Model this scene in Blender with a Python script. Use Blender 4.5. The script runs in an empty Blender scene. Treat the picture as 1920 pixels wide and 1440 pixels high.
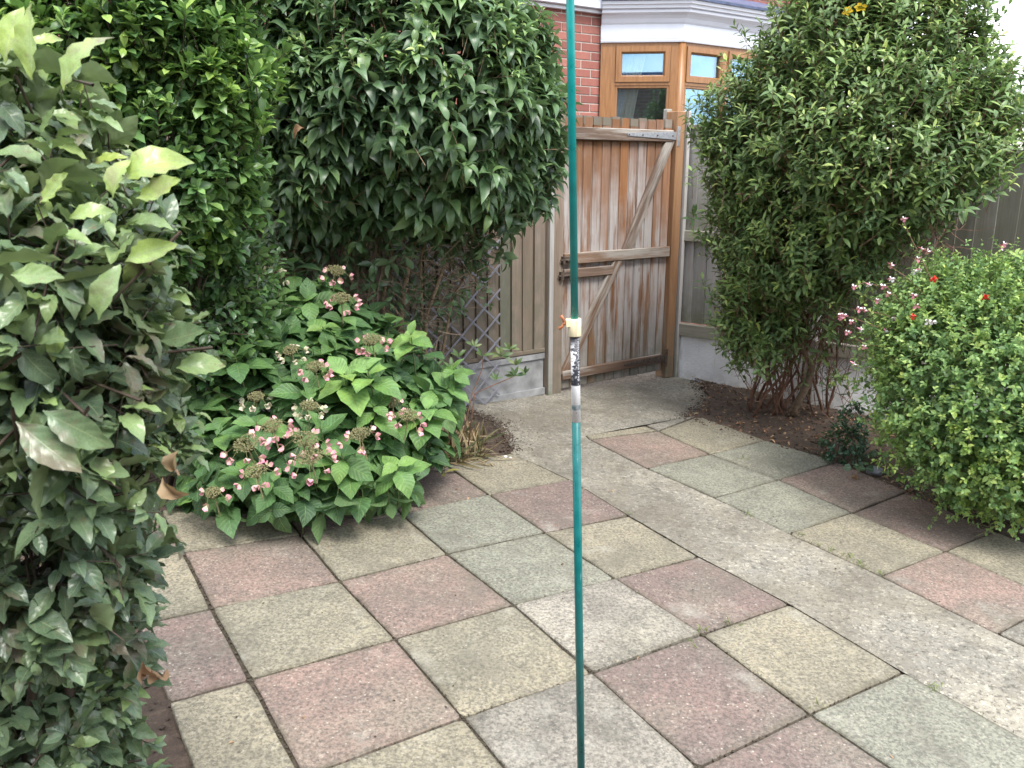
import bpy, bmesh, math, random
import numpy as np
from mathutils import Vector, Matrix

# ------------------------------------------------------------------ camera, sky, sun, exposure
S = bpy.context.scene
C = S.collection
F_PX = 1559.15
PITCH = math.radians(14.42)
CAM_H = 1.5
cd = bpy.data.cameras.new("camera")
cam = bpy.data.objects.new("camera", cd)
C.objects.link(cam)
cam.location = (0, 0, CAM_H)
cam.rotation_euler = (math.pi / 2 - PITCH, 0, 0)
cd.sensor_width = 36
cd.lens = F_PX / 1920 * 36
cd.clip_start = 0.05
cd.clip_end = 2000
cd.dof.use_dof = True
cd.dof.focus_distance = 3.6
cd.dof.aperture_fstop = 12
S.camera = cam

SUN_EL, SUN_AZ = math.radians(56), math.radians(152)   # azimuth clockwise from +Y
w = bpy.data.worlds.new("World")
S.world = w
w.use_nodes = True
wn, wl = w.node_tree.nodes, w.node_tree.links
wn.clear()
wo = wn.new("ShaderNodeOutputWorld")
sky = wn.new("ShaderNodeTexSky")
sky.sky_type = 'NISHITA'
sky.sun_disc = False
sky.sun_elevation = SUN_EL
sky.sun_rotation = SUN_AZ
sky.air_density = 1.0
sky.dust_density = 1.0
bg = wn.new("ShaderNodeBackground")
bg.inputs['Strength'].default_value = 0.15
tc = wn.new("ShaderNodeTexCoord")
mp = wn.new("ShaderNodeMapping")
mp.inputs['Scale'].default_value = (1.0, 1.0, 2.2)
cl = wn.new("ShaderNodeTexNoise")
cl.inputs['Scale'].default_value = 2.2
cl.inputs['Detail'].default_value = 8
cl.inputs['Roughness'].default_value = 0.58
cr = wn.new("ShaderNodeValToRGB")
cr.color_ramp.elements[0].position = 0.42
cr.color_ramp.elements[1].position = 0.60
mx = wn.new("ShaderNodeMix")
mx.data_type = 'RGBA'
wl.new(tc.outputs['Generated'], mp.inputs['Vector'])
wl.new(mp.outputs[0], cl.inputs['Vector'])
wl.new(cl.outputs['Fac'], cr.inputs['Fac'])
wl.new(cr.outputs['Color'], mx.inputs[0])
wl.new(sky.outputs[0], mx.inputs[6])
mx.inputs[7].default_value = (12.6, 12.7, 12.8, 1)
wl.new(mx.outputs[2], bg.inputs['Color'])
wl.new(bg.outputs[0], wo.inputs[0])

sd = bpy.data.lights.new("sun", 'SUN')
sd.energy = 2.3
sd.angle = math.radians(24)
sd.color = (1.0, 0.96, 0.89)
sun = bpy.data.objects.new("sun", sd)
C.objects.link(sun)
sv = Vector((math.sin(SUN_AZ) * math.cos(SUN_EL), math.cos(SUN_AZ) * math.cos(SUN_EL), math.sin(SUN_EL)))
sun.rotation_euler = sv.to_track_quat('Z', 'Y').to_euler()

S.view_settings.view_transform = 'Standard'
S.view_settings.look = 'None'
S.view_settings.gamma = 1
S.view_settings.exposure = 1.08
S.view_settings.use_curve_mapping = False

# ------------------------------------------------------------------ measuring helpers
rng = np.random.default_rng(7)
random.seed(7)
FV = np.array([0, math.cos(PITCH), -math.sin(PITCH)])
UV_ = np.array([0, math.sin(PITCH), math.cos(PITCH)])
RV = np.array([1.0, 0, 0])
CP = np.array([0, 0, CAM_H])
TX, TY = -0.0533, 0.0067          # the paving falls gently to the right

def gz(x, y): return TX * x + TY * y
def ray(px, py): return (px - 960) * RV - (py - 720) * UV_ + F_PX * FV
def gpt(px, py, h=0.0):
    d = ray(px, py)
    t = (h - CAM_H) / (d[2] - TX * d[0] - TY * d[1])
    return CP + t * d
def at(px, py, Y):
    d = ray(px, py)
    return CP + d * (Y / d[1])

# ------------------------------------------------------------------ object helpers
def link(o, parent=None):
    C.objects.link(o)
    if parent is not None: o.parent = parent
    return o
def tag(o, label=None, cat=None, group=None, kind=None):
    if label: o['label'] = label
    if cat: o['category'] = cat
    if group: o['group'] = group
    if kind: o['kind'] = kind
    return o
def empty(name, loc=(0, 0, 0), rz=0):
    o = bpy.data.objects.new(name, None)
    o.empty_display_size = 0.1
    o.location = loc
    o.rotation_euler = (0, 0, rz)
    return link(o)
def meshobj(name, me, parent=None, mat=None):
    o = bpy.data.objects.new(name, me)
    if mat is not None and not me.materials: me.materials.append(mat)
    return link(o, parent)
def from_py(name, verts, faces, mat=None, smooth=False):
    me = bpy.data.meshes.new(name)
    me.from_pydata([tuple(map(float, v)) for v in verts], [], [tuple(f) for f in faces])
    me.update()
    if smooth:
        for p in me.polygons: p.use_smooth = True
    if mat: me.materials.append(mat)
    return me
def box_mesh(name, x0, x1, y0, y1, z0, z1, mat=None, bev=0.003, seg=1):
    bm = bmesh.new()
    bmesh.ops.create_cube(bm, size=1)
    for v in bm.verts:
        v.co = Vector((x0 + (v.co.x + .5) * (x1 - x0), y0 + (v.co.y + .5) * (y1 - y0), z0 + (v.co.z + .5) * (z1 - z0)))
    if bev > 0:
        bmesh.ops.bevel(bm, geom=bm.edges[:], offset=bev, segments=seg, affect='EDGES')
    me = bpy.data.meshes.new(name)
    bm.to_mesh(me); bm.free()
    if mat: me.materials.append(mat)
    return me
def prism_mesh(name, pts, y0, y1, mat=None, bev=0.0):
    """polygon in the x,z plane, given depth along y"""
    bm = bmesh.new()
    a = [bm.verts.new((p[0], y0, p[1])) for p in pts]
    b = [bm.verts.new((p[0], y1, p[1])) for p in pts]
    n = len(pts)
    bm.faces.new(a); bm.faces.new(b[::-1])
    for i in range(n): bm.faces.new((a[i], b[i], b[(i + 1) % n], a[(i + 1) % n]))
    bmesh.ops.recalc_face_normals(bm, faces=bm.faces[:])
    if bev > 0: bmesh.ops.bevel(bm, geom=bm.edges[:], offset=bev, segments=1, affect='EDGES')
    me = bpy.data.meshes.new(name)
    bm.to_mesh(me); bm.free()
    if mat: me.materials.append(mat)
    return me
def tube_geo(pts, radii, sides=6, cap=True):
    pts = [np.array(p, float) for p in pts]
    V, Fc = [], []
    n = len(pts)
    ref = np.array([0.3, 0.9, 0.2])
    for i, p in enumerate(pts):
        t = pts[min(i + 1, n - 1)] - pts[max(i - 1, 0)]
        t = t / (np.linalg.norm(t) + 1e-9)
        a = np.cross(t, ref)
        if np.linalg.norm(a) < 1e-3: a = np.cross(t, np.array([1.0, 0, 0]))
        a /= np.linalg.norm(a); b = np.cross(t, a)
        for k in range(sides):
            q = 2 * math.pi * k / sides
            V.append(p + radii[i] * (a * math.cos(q) + b * math.sin(q)))
    for i in range(n - 1):
        for k in range(sides):
            k2 = (k + 1) % sides
            Fc.append((i * sides + k, i * sides + k2, (i + 1) * sides + k2, (i + 1) * sides + k))
    if cap:
        Fc.append(tuple(range(sides))[::-1]); Fc.append(tuple((n - 1) * sides + k for k in range(sides)))
    return V, Fc
class Buf:
    def __init__(s): s.v, s.f = [], []
    def add(s, V, Fc):
        o = len(s.v); s.v += list(V); s.f += [tuple(i + o for i in f) for f in Fc]
    def tube(s, pts, radii, sides=4, cap=True): s.add(*tube_geo(pts, radii, sides, cap))
    def box(s, x0, x1, y0, y1, z0, z1):
        s.add([(x0, y0, z0), (x1, y0, z0), (x1, y1, z0), (x0, y1, z0), (x0, y0, z1), (x1, y0, z1), (x1, y1, z1), (x0, y1, z1)],
              [(0, 3, 2, 1), (4, 5, 6, 7), (0, 1, 5, 4), (1, 2, 6, 5), (2, 3, 7, 6), (3, 0, 4, 7)])
    def obj(s, name, mat, parent=None, smooth=False): return meshobj(name, from_py(name, s.v, s.f, mat, smooth), parent)

# ------------------------------------------------------------------ material helpers
class M:
    def __init__(s, name):
        s.m = bpy.data.materials.new(name); s.m.use_nodes = True
        s.n, s.l = s.m.node_tree.nodes, s.m.node_tree.links
        s.bs = s.n['Principled BSDF']; s.out = s.n['Material Output']
    def new(s, t, **kw):
        nd = s.n.new('ShaderNode' + t)
        for k, v in kw.items():
            if k.startswith('_'): setattr(nd, k[1:], v)
            else: s.set(nd, k.replace('__', ' '), v)
        return nd
    def set(s, nd, k, v):
        k = int(k[1:]) if k[0] == 'i' and k[1:].isdigit() else k
        if isinstance(v, bpy.types.NodeSocket): s.l.new(v, nd.inputs[k])
        else: nd.inputs[k].default_value = v
    def coord(s, kind='Object'):
        return s.new('TexCoord').outputs[kind]
    def mapping(s, vec, scale=(1, 1, 1), loc=None):
        nd = s.new('Mapping', Vector=vec, Scale=scale)
        if loc is not None: s.set(nd, 'Location', loc)
        return nd.outputs[0]
    def rndvec(s, vec, k=37.0):
        r = s.new('ObjectInfo').outputs['Random']
        c = s.new('CombineXYZ', X=s.math('MULTIPLY', r, k), Y=s.math('MULTIPLY', r, k * 1.7), Z=s.math('MULTIPLY', r, k * 0.6)).outputs[0]
        return s.new('VectorMath', _operation='ADD', i0=vec, i1=c).outputs[0]
    def noise(s, vec, scale, detail=4, rough=0.55, dist=0):
        return s.new('TexNoise', Vector=vec, Scale=scale, Detail=detail, Roughness=rough, Distortion=dist).outputs['Fac']
    def vor(s, vec, scale, out='Distance', feat='F1'):
        return s.new('TexVoronoi', _feature=feat, Vector=vec, Scale=scale).outputs[out]
    def math(s, op, a, b=0.0, clamp=False):
        return s.new('Math', _operation=op, _use_clamp=clamp, i0=a, i1=b).outputs[0]
    def step(s, v, lo, hi, a=0.0, b=1.0):
        nd = s.new('MapRange', i0=v, i1=lo, i2=hi, i3=a, i4=b); return nd.outputs[0]
    def mix(s, f, a, b):
        nd = s.new('Mix', _data_type='RGBA')
        s.set(nd, 'i0', f); s.set(nd, 'i6', a); s.set(nd, 'i7', b); return nd.outputs[2]
    def ramp(s, f, stops):
        nd = s.new('ValToRGB', Fac=f); cr = nd.color_ramp
        while len(cr.elements) < len(stops): cr.elements.new(0.5)
        for e, (p, c) in zip(cr.elements, stops): e.position = p; e.color = (*c, 1)
        return nd.outputs[0]
    def bump(s, h, strength=0.4, dist=0.004):
        b = s.new('Bump', Strength=strength, Distance=dist, Height=h); s.l.new(b.outputs[0], s.bs.inputs['Normal']); return b
    def col(s, c): s.set(s.bs, 'Base Color', c)
    def rough(s, v): s.set(s.bs, 'Roughness', v)
def c4(r, g, b): return (r, g, b, 1)

def plain(name, c, rough=0.6, var=0.15, scale=30, metal=0, bump=0.15):
    m = M(name); v = m.rndvec(m.coord())
    n = m.noise(v, scale, 5)
    m.col(m.mix(m.step(n, .3, .7), c4(*[x * (1 - var) for x in c]), c4(*[min(1, x * (1 + var)) for x in c])))
    m.rough(rough); m.set(m.bs, 'Metallic', metal); m.bump(n, bump, .002)
    return m.m

def slab_mat(name, c1, c2, speck=.5, light=1.0):
    m = M(name); v = m.coord('Object'); vr = m.rndvec(v)
    big = m.noise(vr, 3.2, 5, .6); mid = m.noise(vr, 16, 5, .65); fine = m.noise(vr, 150, 3, .7)
    f = m.math('ADD', m.math('MULTIPLY', big, .9), m.math('MULTIPLY', mid, .35))
    base = m.mix(m.step(f, .45, .8), c4(*c1), c4(*c2))
    base = m.mix(m.step(m.noise(vr, 1.7, 3), .5, .68, 0, .5), base, c4(.27 * light, .255 * light, .19 * light))   # algae and dust patches
    gr = m.noise(vr, 90, 4, .75)
    base = m.mix(m.step(gr, .40, .58, .0, 1), m.mix(.66, base, c4(.05, .046, .042)), base)
    base = m.mix(m.step(m.noise(m.mapping(vr, (1, 1, 1), (4, 1, 7)), 55, 5, .8), .55, .66, 0, .6), base, m.mix(.5, base, c4(.62, .58, .48)))
    base = m.mix(m.step(m.noise(vr, 5, 6, .75), .48, .66, 0, .5), base, m.mix(.5, base, c4(.07, .068, .06)))
    dk = m.vor(vr, 75); rc = m.new('TexVoronoi', Vector=vr, Scale=75.0).outputs['Color']
    sel = m.step(m.new('SeparateColor', i0=rc).outputs[0], .82, .86)
    base = m.mix(m.math('MULTIPLY', m.step(dk, .30, .12), m.math('MULTIPLY', sel, speck)), base, c4(.50, .46, .38))
    rc2 = m.new('TexVoronoi', Vector=vr, Scale=58.0)
    sel2 = m.step(m.new('SeparateColor', i0=rc2.outputs['Color']).outputs[1], .78, .83)
    base = m.mix(m.math('MULTIPLY', m.step(rc2.outputs['Distance'], .32, .2), m.math('MULTIPLY', sel2, .55)), base, c4(.07, .062, .055))
    blot = m.math('MULTIPLY', m.step(m.noise(vr, 2.6, 7, .72, .6), .52, .68), .6)
    base = m.mix(blot, base, c4(.13, .12, .095))
    lich = m.step(m.noise(vr, 4.5, 7, .72), .57, .72, 0, .45)
    base = m.mix(lich, base, c4(.40, .39, .33))
    ed = m.new('Attribute', _attribute_name='edge').outputs['Fac']
    en = m.noise(vr, 7, 5, .7)
    base = m.mix(m.math('MULTIPLY', m.math('MULTIPLY', m.math('POWER', ed, 2.2), m.step(en, .38, .62)), .62), base, c4(.085, .075, .05))
    m.col(base); m.rough(m.step(mid, .3, .7, .75, .95))
    h = m.math('ADD', m.math('MULTIPLY', fine, .6), m.math('MULTIPLY', mid, .6))
    m.bump(h, .8, .005)
    return m.m

def concrete_mat():
    m = M('exposed_aggregate'); v = m.coord('Object')
    big = m.noise(v, 2.2, 5, .6); mid = m.noise(v, 9, 5, .65)
    wear = m.step(m.math('ADD', m.math('MULTIPLY', big, .8), m.math('MULTIPLY', mid, .4)), .52, .74)
    vc = m.new('TexVoronoi', Vector=m.mapping(v, (1, 1, 1)), Scale=46.0)
    hs = m.new('SeparateColor', i0=vc.outputs['Color'])
    stone = m.ramp(hs.outputs[0], [(0, (.10, .09, .08)), (.25, (.20, .165, .12)), (.5, (.34, .29, .21)), (.75, (.44, .41, .33)), (1, (.58, .55, .47))])
    mort = m.mix(m.noise(v, 70, 4, .7), c4(.115, .108, .092), c4(.34, .32, .27))
    edge = m.step(vc.outputs['Distance'], .36, .22)
    stones = m.mix(edge, mort, stone)
    base = m.mix(m.math('MULTIPLY', edge, m.step(wear, 0, 1, .35, .85)), mort, stones)
    base = m.mix(m.step(wear, .2, 1, 0, .36), base, c4(.44, .395, .30))
    base = m.mix(m.step(m.noise(v, 48, 6, .85), .53, .60, 0, .8), base, c4(.06, .055, .048))
    base = m.mix(m.step(m.noise(m.mapping(v, (1, 1, 1), (5, 3, 1)), 42, 6, .85), .54, .62, 0, .8), base, c4(.52, .48, .39))
    base = m.mix(m.step(m.noise(v, 1.6, 6, .7), .42, .60, .0, .6), base, c4(.13, .112, .082))
    base = m.mix(m.step(m.noise(v, 6, 7, .75), .50, .64, 0, .5), base, c4(.10, .09, .07))
    m.col(base); m.rough(.9)
    h = m.math('ADD', m.math('MULTIPLY', edge, .8), m.noise(v, 110, 3, .7))
    m.bump(h, .7, .005)
    return m.m

def soil_mat():
    m = M('soil'); v = m.coord('Object')
    n = m.noise(v, 14, 8, .75); f = m.noise(v, 90, 5, .8)
    base = m.ramp(n, [(.3, (.035, .024, .018)), (.55, (.085, .06, .044)), (.75, (.17, .125, .09))])
    base = m.mix(m.step(f, .58, .7, 0, .8), base, c4(.17, .125, .085))
    m.col(base); m.rough(.95); m.bump(m.math('ADD', n, m.math('MULTIPLY', f, .5)), .9, .012)
    return m.m

def wood_mat(name, stops, streak=None, streak_amt=(.55, .7), green=None, gh=(.0, .3), axis=2, moss_top=None, grain=28):
    """long grain along the given local axis; silvered streaks; algae stain towards the foot"""
    m = M(name); v = m.coord('Object'); vr = m.rndvec(v)
    sc = [1, 1, 1]; sc[axis] = .045
    g = m.noise(m.mapping(vr, tuple(sc)), grain * 2.2, 6, .7, .6)
    g2 = m.noise(m.mapping(vr, tuple(x if i != axis else .12 for i, x in enumerate(sc))), 9, 5, .6)
    base = m.ramp(m.math('ADD', m.math('MULTIPLY', g, .55), m.math('MULTIPLY', g2, .5)), stops)
    r = m.new('ObjectInfo').outputs['Random']
    hsv = m.new('HueSaturation', Value=m.step(r, 0, 1, .78, 1.18), Saturation=m.step(m.math('FRACT', m.math('MULTIPLY', r, 7.3)), 0, 1, .8, 1.15), Color=base)
    base = hsv.outputs[0]
    if streak:
        st = m.noise(m.mapping(vr, tuple(1 if i != axis else .10 for i in range(3))), 14, 7, .62)
        fac = m.step(st, streak_amt[0], streak_amt[1])
        if moss_top:
            z = m.math('ADD', m.new('SeparateXYZ', Vector=v).outputs[2], m.math('ADD', m.math('MULTIPLY', m.math('SUBTRACT', r, .5), .7), m.math('MULTIPLY', m.math('SUBTRACT', m.noise(vr, 4, 3), .5), .9)))
            fac = m.math('MULTIPLY', fac, m.step(z, moss_top[0], moss_top[1], 1, .0))
        base = m.mix(m.math('MULTIPLY', fac, m.step(g, .25, .6, .55, 1)), base, c4(*streak))
    if green:
        z = m.new('SeparateXYZ', Vector=v).outputs[2]
        fac = m.math('MULTIPLY', m.step(z, gh[0], gh[1], .85, 0), m.step(m.noise(vr, 11, 4), .3, .6, .3, 1))
        base = m.mix(fac, base, c4(*green))
    kn = m.vor(m.mapping(vr, tuple(5 if i != axis else 1.3 for i in range(3))), 1.6)
    base = m.mix(m.step(kn, .06, .03, 0, .7), base, c4(.03, .018, .01))
    m.col(base); m.rough(.85)
    m.bump(g, .55, .003)
    return m.m

def leaf_mat(name, stops, under, gloss=.38, vein=(.2, .3, .1), veinw=.03, side=0, trans=.22, spots=None, spot_amt=(.62, .7), bump=.25, backmix=.85, dull=None, dullamt=.6, sidev=.45):
    m = M(name)
    rn = m.new('Attribute', _attribute_name='rnd').outputs['Fac']
    uv = m.new('UVMap', _uv_map='uv').outputs[0]
    sp = m.new('SeparateXYZ', Vector=uv)
    u = m.math('ABSOLUTE', m.math('SUBTRACT', sp.outputs[0], .5)); vv = sp.outputs[1]
    pos = m.new('NewGeometry')
    n = m.noise(m.coord('Object'), 35, 4)
    f = m.math('ADD', rn, m.math('MULTIPLY', m.math('SUBTRACT', n, .5), .22))
    base = m.ramp(f, stops)
    mid = m.step(u, veinw * .35, veinw, 1, 0)
    if side:
        wv = m.math('SINE', m.math('MULTIPLY', m.math('SUBTRACT', vv, m.math('MULTIPLY', u, .55)), side))
        sv_ = m.math('MULTIPLY', m.step(wv, .86, .99), sidev)
        mid = m.math('MAXIMUM', mid, sv_)
        h = m.math('SUBTRACT', m.math('MULTIPLY', m.math('ABSOLUTE', m.math('SINE', m.math('MULTIPLY', m.math('SUBTRACT', vv, m.math('MULTIPLY', u, .55)), side * .5))), 1.0), m.math('MULTIPLY', mid, 1.0))
        m.bump(h, bump, .004)
    else:
        m.bump(m.math('SUBTRACT', n, mid), bump * .6, .003)
    base = m.mix(m.math('MULTIPLY', mid, .75), base, c4(*vein))
    wp = pos.outputs['Position']
    w1 = m.noise(wp, 21, 2); w2 = m.noise(wp, 7, 3)
    base = m.new('HueSaturation', Hue=m.step(w2, .3, .7, .485, .515), Saturation=m.step(w2, .3, .7, 1.0, .82), Value=m.step(w1, .3, .7, .78, 1.22), Color=base).outputs[0]
    if dull:
        base = m.mix(m.step(m.noise(wp, 13, 3), .56, .68, 0, dullamt), base, c4(*dull))
    if spots:
        sn = m.noise(wp, 60, 6, .7)
        base = m.mix(m.math('MULTIPLY', m.step(sn, *spot_amt), .8), base, c4(*spots))
    base = m.mix(m.math('MULTIPLY', pos.outputs['Backfacing'], backmix), base, c4(*under))
    m.col(base)
    m.rough(m.math('ADD', m.step(n, .3, .7, gloss - .06, gloss + .1), m.math('MULTIPLY', pos.outputs['Backfacing'], .3)))
    tr = m.new('BsdfTranslucent', Color=m.new('HueSaturation', Saturation=1.2, Value=1.7, Color=base).outputs[0])
    ms = m.new('MixShader', Fac=trans)
    m.l.new(m.bs.outputs[0], ms.inputs[1]); m.l.new(tr.outputs[0], ms.inputs[2])
    m.l.new(ms.outputs[0], m.out.inputs[0])
    return m.m

# ------------------------------------------------------------------ foliage kit
def leaf_tmpl(nl=4, W=.35, widest=.5, fold=.18, curl=.5, wave=0.0, waves=5, serr=0.0, half=1, tip=1.0, phase=0.0, stalk=.06, twist=0.0):
    us = np.linspace(-1, 1, 2 * half + 1)
    V, UVs = [], []
    for i in range(nl + 1):
        v = i / nl
        t = max(0.0, (v - stalk) / (1 - stalk))
        p = math.log(.5) / math.log(widest)
        wd = W / 2 * max(0.0, math.sin(math.pi * t ** p)) ** (.85 if v < widest else tip) + .008
        if i == nl: wd = .004
        y = math.sin(curl * v) / curl if abs(curl) > 1e-3 else v
        z = -(1 - math.cos(curl * v)) / curl if abs(curl) > 1e-3 else 0
        for u in us:
            e = abs(u)
            ww = wd * (1 + (serr * (1 if i % 2 else -1) if e > .99 else 0))
            zz = z + fold * e * wd * 2 + (wave * math.sin(waves * 2 * math.pi * v + phase + (1.3 if u > 0 else 0)) * e * e if 0 < v < 1 else 0)
            tw = twist * v
            x0 = u * ww; z0 = zz - z
            V.append((x0 * math.cos(tw) - z0 * math.sin(tw), y, z + x0 * math.sin(tw) + z0 * math.cos(tw)))
            UVs.append((u * .5 + .5, v))
    k = 2 * half + 1
    Fq = [(i * k + j, i * k + j + 1, (i + 1) * k + j + 1, (i + 1) * k + j) for i in range(nl) for j in range(k - 1)]
    return np.array(V), np.array(Fq), np.array(UVs)

def leaves_mesh(name, tmpls, tid, R, P, sc, rnd, mat):
    """R (n,3,3) columns x,y,z; P (n,3); one joined mesh"""
    Vs, Fs, Us, As = [], [], [], []
    off = 0
    for t, (V, Fq, U) in enumerate(tmpls):
        idx = np.where(tid == t)[0]
        if len(idx) == 0: continue
        W = np.einsum('nij,vj->nvi', R[idx] * sc[idx][:, None, None], V) + P[idx][:, None, :]
        n, k = len(idx), len(V)
        Vs.append(W.reshape(-1, 3))
        Fs.append((Fq[None] + (np.arange(n) * k)[:, None, None] + off).reshape(-1, 4))
        Us.append(np.tile(U, (n, 1))); As.append(np.repeat(rnd[idx], k))
        off += n * k
    V = np.concatenate(Vs); Fq = np.concatenate(Fs); U = np.concatenate(Us); A = np.concatenate(As)
    me = bpy.data.meshes.new(name)
    me.vertices.add(len(V)); me.vertices.foreach_set('co', V.astype(np.float32).ravel())
    me.loops.add(Fq.size); me.loops.foreach_set('vertex_index', Fq.astype(np.int32).ravel())
    me.polygons.add(len(Fq)); me.polygons.foreach_set('loop_start', np.arange(0, Fq.size, 4, dtype=np.int32))
    me.polygons.foreach_set('loop_total', np.full(len(Fq), 4, dtype=np.int32))
    me.polygons.foreach_set('use_smooth', np.ones(len(Fq), dtype=bool))
    me.update(calc_edges=True)
    uvl = me.uv_layers.new(name='uv')
    uvl.data.foreach_set('uv', U[Fq.ravel()].astype(np.float32).ravel())
    at_ = me.attributes.new('rnd', 'FLOAT', 'POINT'); at_.data.foreach_set('value', A.astype(np.float32))
    me.materials.append(mat)
    return me

def nrm(a): return a / (np.linalg.norm(a, axis=-1, keepdims=True) + 1e-9)

class Plant:
    def __init__(s, name, base, label, cat, mat, tmpls, group=None, leafname='leaf'):
        s.root = empty(name, tuple(base)); tag(s.root, label, cat, group)
        s.base = np.array(base, float); s.mat, s.tm, s.leafname = mat, tmpls, leafname
        s.R, s.P, s.sc, s.rnd, s.tid = [], [], [], [], []
        s.tw = Buf()
        s.seg0, s.seg1, s.segr = [], [], []
    def add(s, P, Y, Z, sc, rnd):
        """vectorised: leaf axis Y, face normal about Z"""
        Y = nrm(Y); X = nrm(np.cross(Y, Z)); Z2 = np.cross(X, Y)
        s.R.append(np.stack([X, Y, Z2], axis=-1)); s.P.append(P); s.sc.append(sc); s.rnd.append(np.clip(rnd, 0, 1))
        s.tid.append(rng.integers(0, len(s.tm), len(P)))
    def twigs(s, A, B, r):
        s.seg0.append(A); s.seg1.append(B); s.segr.append(np.broadcast_to(r, (len(A),)).copy())
    def finish(s, twigmat, max_n=300, minpx=8, twigname='twig'):
        R = np.concatenate(s.R); P = np.concatenate(s.P); sc = np.concatenate(s.sc); rnd = np.concatenate(s.rnd); tid = np.concatenate(s.tid)
        ctr = P + R[:, :, 1] * (sc * .5)[:, None]
        d = ctr - CP; z = d @ FV
        px = 960 + F_PX * (d @ RV) / z; py = 720 - F_PX * (d @ UV_) / z
        vd = nrm(d)
        wid = np.array([np.ptp(t[0][:, 0]) for t in s.tm])[tid]
        size = sc * F_PX / z
        area = size ** 2 * wid * (np.abs(np.sum(vd * R[:, :, 2], 1)) + .15)
        ok = (px > 4) & (px < 1916) & (py > 4) & (py < 1436) & (size > minpx)
        cell = max(8.0, float(np.median(size[ok])) * .28) if ok.any() else 10
        cx = (px / cell).astype(int); cy = (py / cell).astype(int)
        order = np.argsort(z); seen = set(); vis = np.zeros(len(P), bool)
        for i in order:
            if not ok[i]: continue
            k = (cx[i], cy[i])
            if k in seen: continue
            seen.add(k); vis[i] = True
            if area[i] > cell * cell * 1.5:
                for a, b in ((1, 0), (-1, 0), (0, 1), (0, -1)): seen.add((k[0] + a, k[1] + b))
        cand = np.where(vis)[0]
        cand = cand[np.argsort(-area[cand])][:max_n]
        pick = np.zeros(len(P), bool); pick[cand] = True
        # shared meshes: template x five tint buckets
        cache = {}
        for i in cand:
            b = min(4, int(rnd[i] * 5)); key = (int(tid[i]), b)
            if key not in cache:
                I3 = np.eye(3)[None]
                cache[key] = leaves_mesh(s.leafname, [s.tm[key[0]]], np.array([0]), I3, np.zeros((1, 3)), np.ones(1), np.array([(b + .5) / 5]), s.mat)
            o = bpy.data.objects.new(s.leafname, cache[key])
            mt = Matrix(((*(R[i, 0] * sc[i]), P[i, 0] - s.base[0]), (*(R[i, 1] * sc[i]), P[i, 1] - s.base[1]), (*(R[i, 2] * sc[i]), P[i, 2] - s.base[2]), (0, 0, 0, 1)))
            C.objects.link(o); o.parent = s.root; o.matrix_local = mt
        rest = ~pick
        if rest.any():
            me = leaves_mesh('foliage', s.tm, tid[rest], R[rest], P[rest] - s.base, sc[rest], rnd[rest], s.mat)
            tag(meshobj('foliage', me, s.root), kind='stuff')
        if s.seg0:
            A = np.concatenate(s.seg0) - s.base; B = np.concatenate(s.seg1) - s.base; r = np.concatenate(s.segr)
            t = nrm(B - A); a = nrm(np.cross(t, np.array([.31, .87, .22]))); b = np.cross(t, a)
            rings = []
            for Q, k in ((A, 1.0), (B, .6)):
                for q in range(3):
                    an = 2 * math.pi * q / 3
                    rings.append(Q + (a * math.cos(an) + b * math.sin(an)) * (r * k)[:, None])
            V = np.stack(rings, 1)
            Fq = np.array([(0, 1, 4, 3), (1, 2, 5, 4), (2, 0, 3, 5)])
            n = len(A); Fa = (Fq[None] + (np.arange(n) * 6)[:, None, None]).reshape(-1, 4)
            me = bpy.data.meshes.new(twigname)
            V = V.reshape(-1, 3)
            me.vertices.add(len(V)); me.vertices.foreach_set('co', V.astype(np.float32).ravel())
            me.loops.add(Fa.size); me.loops.foreach_set('vertex_index', Fa.astype(np.int32).ravel())
            me.polygons.add(len(Fa)); me.polygons.foreach_set('loop_start', np.arange(0, Fa.size, 4, dtype=np.int32))
            me.polygons.foreach_set('loop_total', np.full(len(Fa), 4, dtype=np.int32))
            me.update(calc_edges=True); me.materials.append(twigmat)
            tag(meshobj(twigname + 's', me, s.root), kind='stuff')
        return s.root
    def stem(s, pts, r0, r1, mat, sides=6, name='stem'):
        pts = [np.array(p) - s.base for p in pts]
        n = len(pts)
        V, Fc = tube_geo(pts, [r0 + (r1 - r0) * i / (n - 1) for i in range(n)], sides)
        return meshobj(name, from_py(name, V, Fc, mat, True), s.root)

def wiggle(a, b, n=6, amp=.03):
    a = np.array(a, float); b = np.array(b, float); out = [a]
    for i in range(1, n):
        t = i / n
        out.append(a + (b - a) * t + rng.normal(0, amp, 3) * math.sin(math.pi * t))
    out.append(b); return out

def sample_blobs(blobs, n, jit=.04, back=.3, zmin=None, inner=1.0):
    """points on the skin of a union of ellipsoids; blobs = [(centre, (rx,ry,rz))]"""
    cs = np.array([b[0] for b in blobs]); rs = np.array([b[1] for b in blobs]) * inner
    wt = (rs[:, 0] * rs[:, 2]); wt = wt / wt.sum()
    k = rng.choice(len(blobs), n * 3, p=wt)
    d = nrm(rng.normal(size=(n * 3, 3)))
    P = cs[k] + d * rs[k]; N = nrm(d / rs[k])
    keep = np.ones(len(P), bool)
    for c, r in zip(cs, rs):
        q = np.linalg.norm((P - c) / r, axis=1)
        keep &= q > .90
    toc = nrm(CP - P); facing = np.sum(N * toc, 1)
    keep &= (facing > -.15) | (rng.random(len(P)) < back)
    if zmin is not None: keep &= P[:, 2] > zmin
    P, N = P[keep][:n], N[keep][:n]
    P = P + N * rng.normal(0, jit, (len(P), 1))
    return P, N

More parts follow.
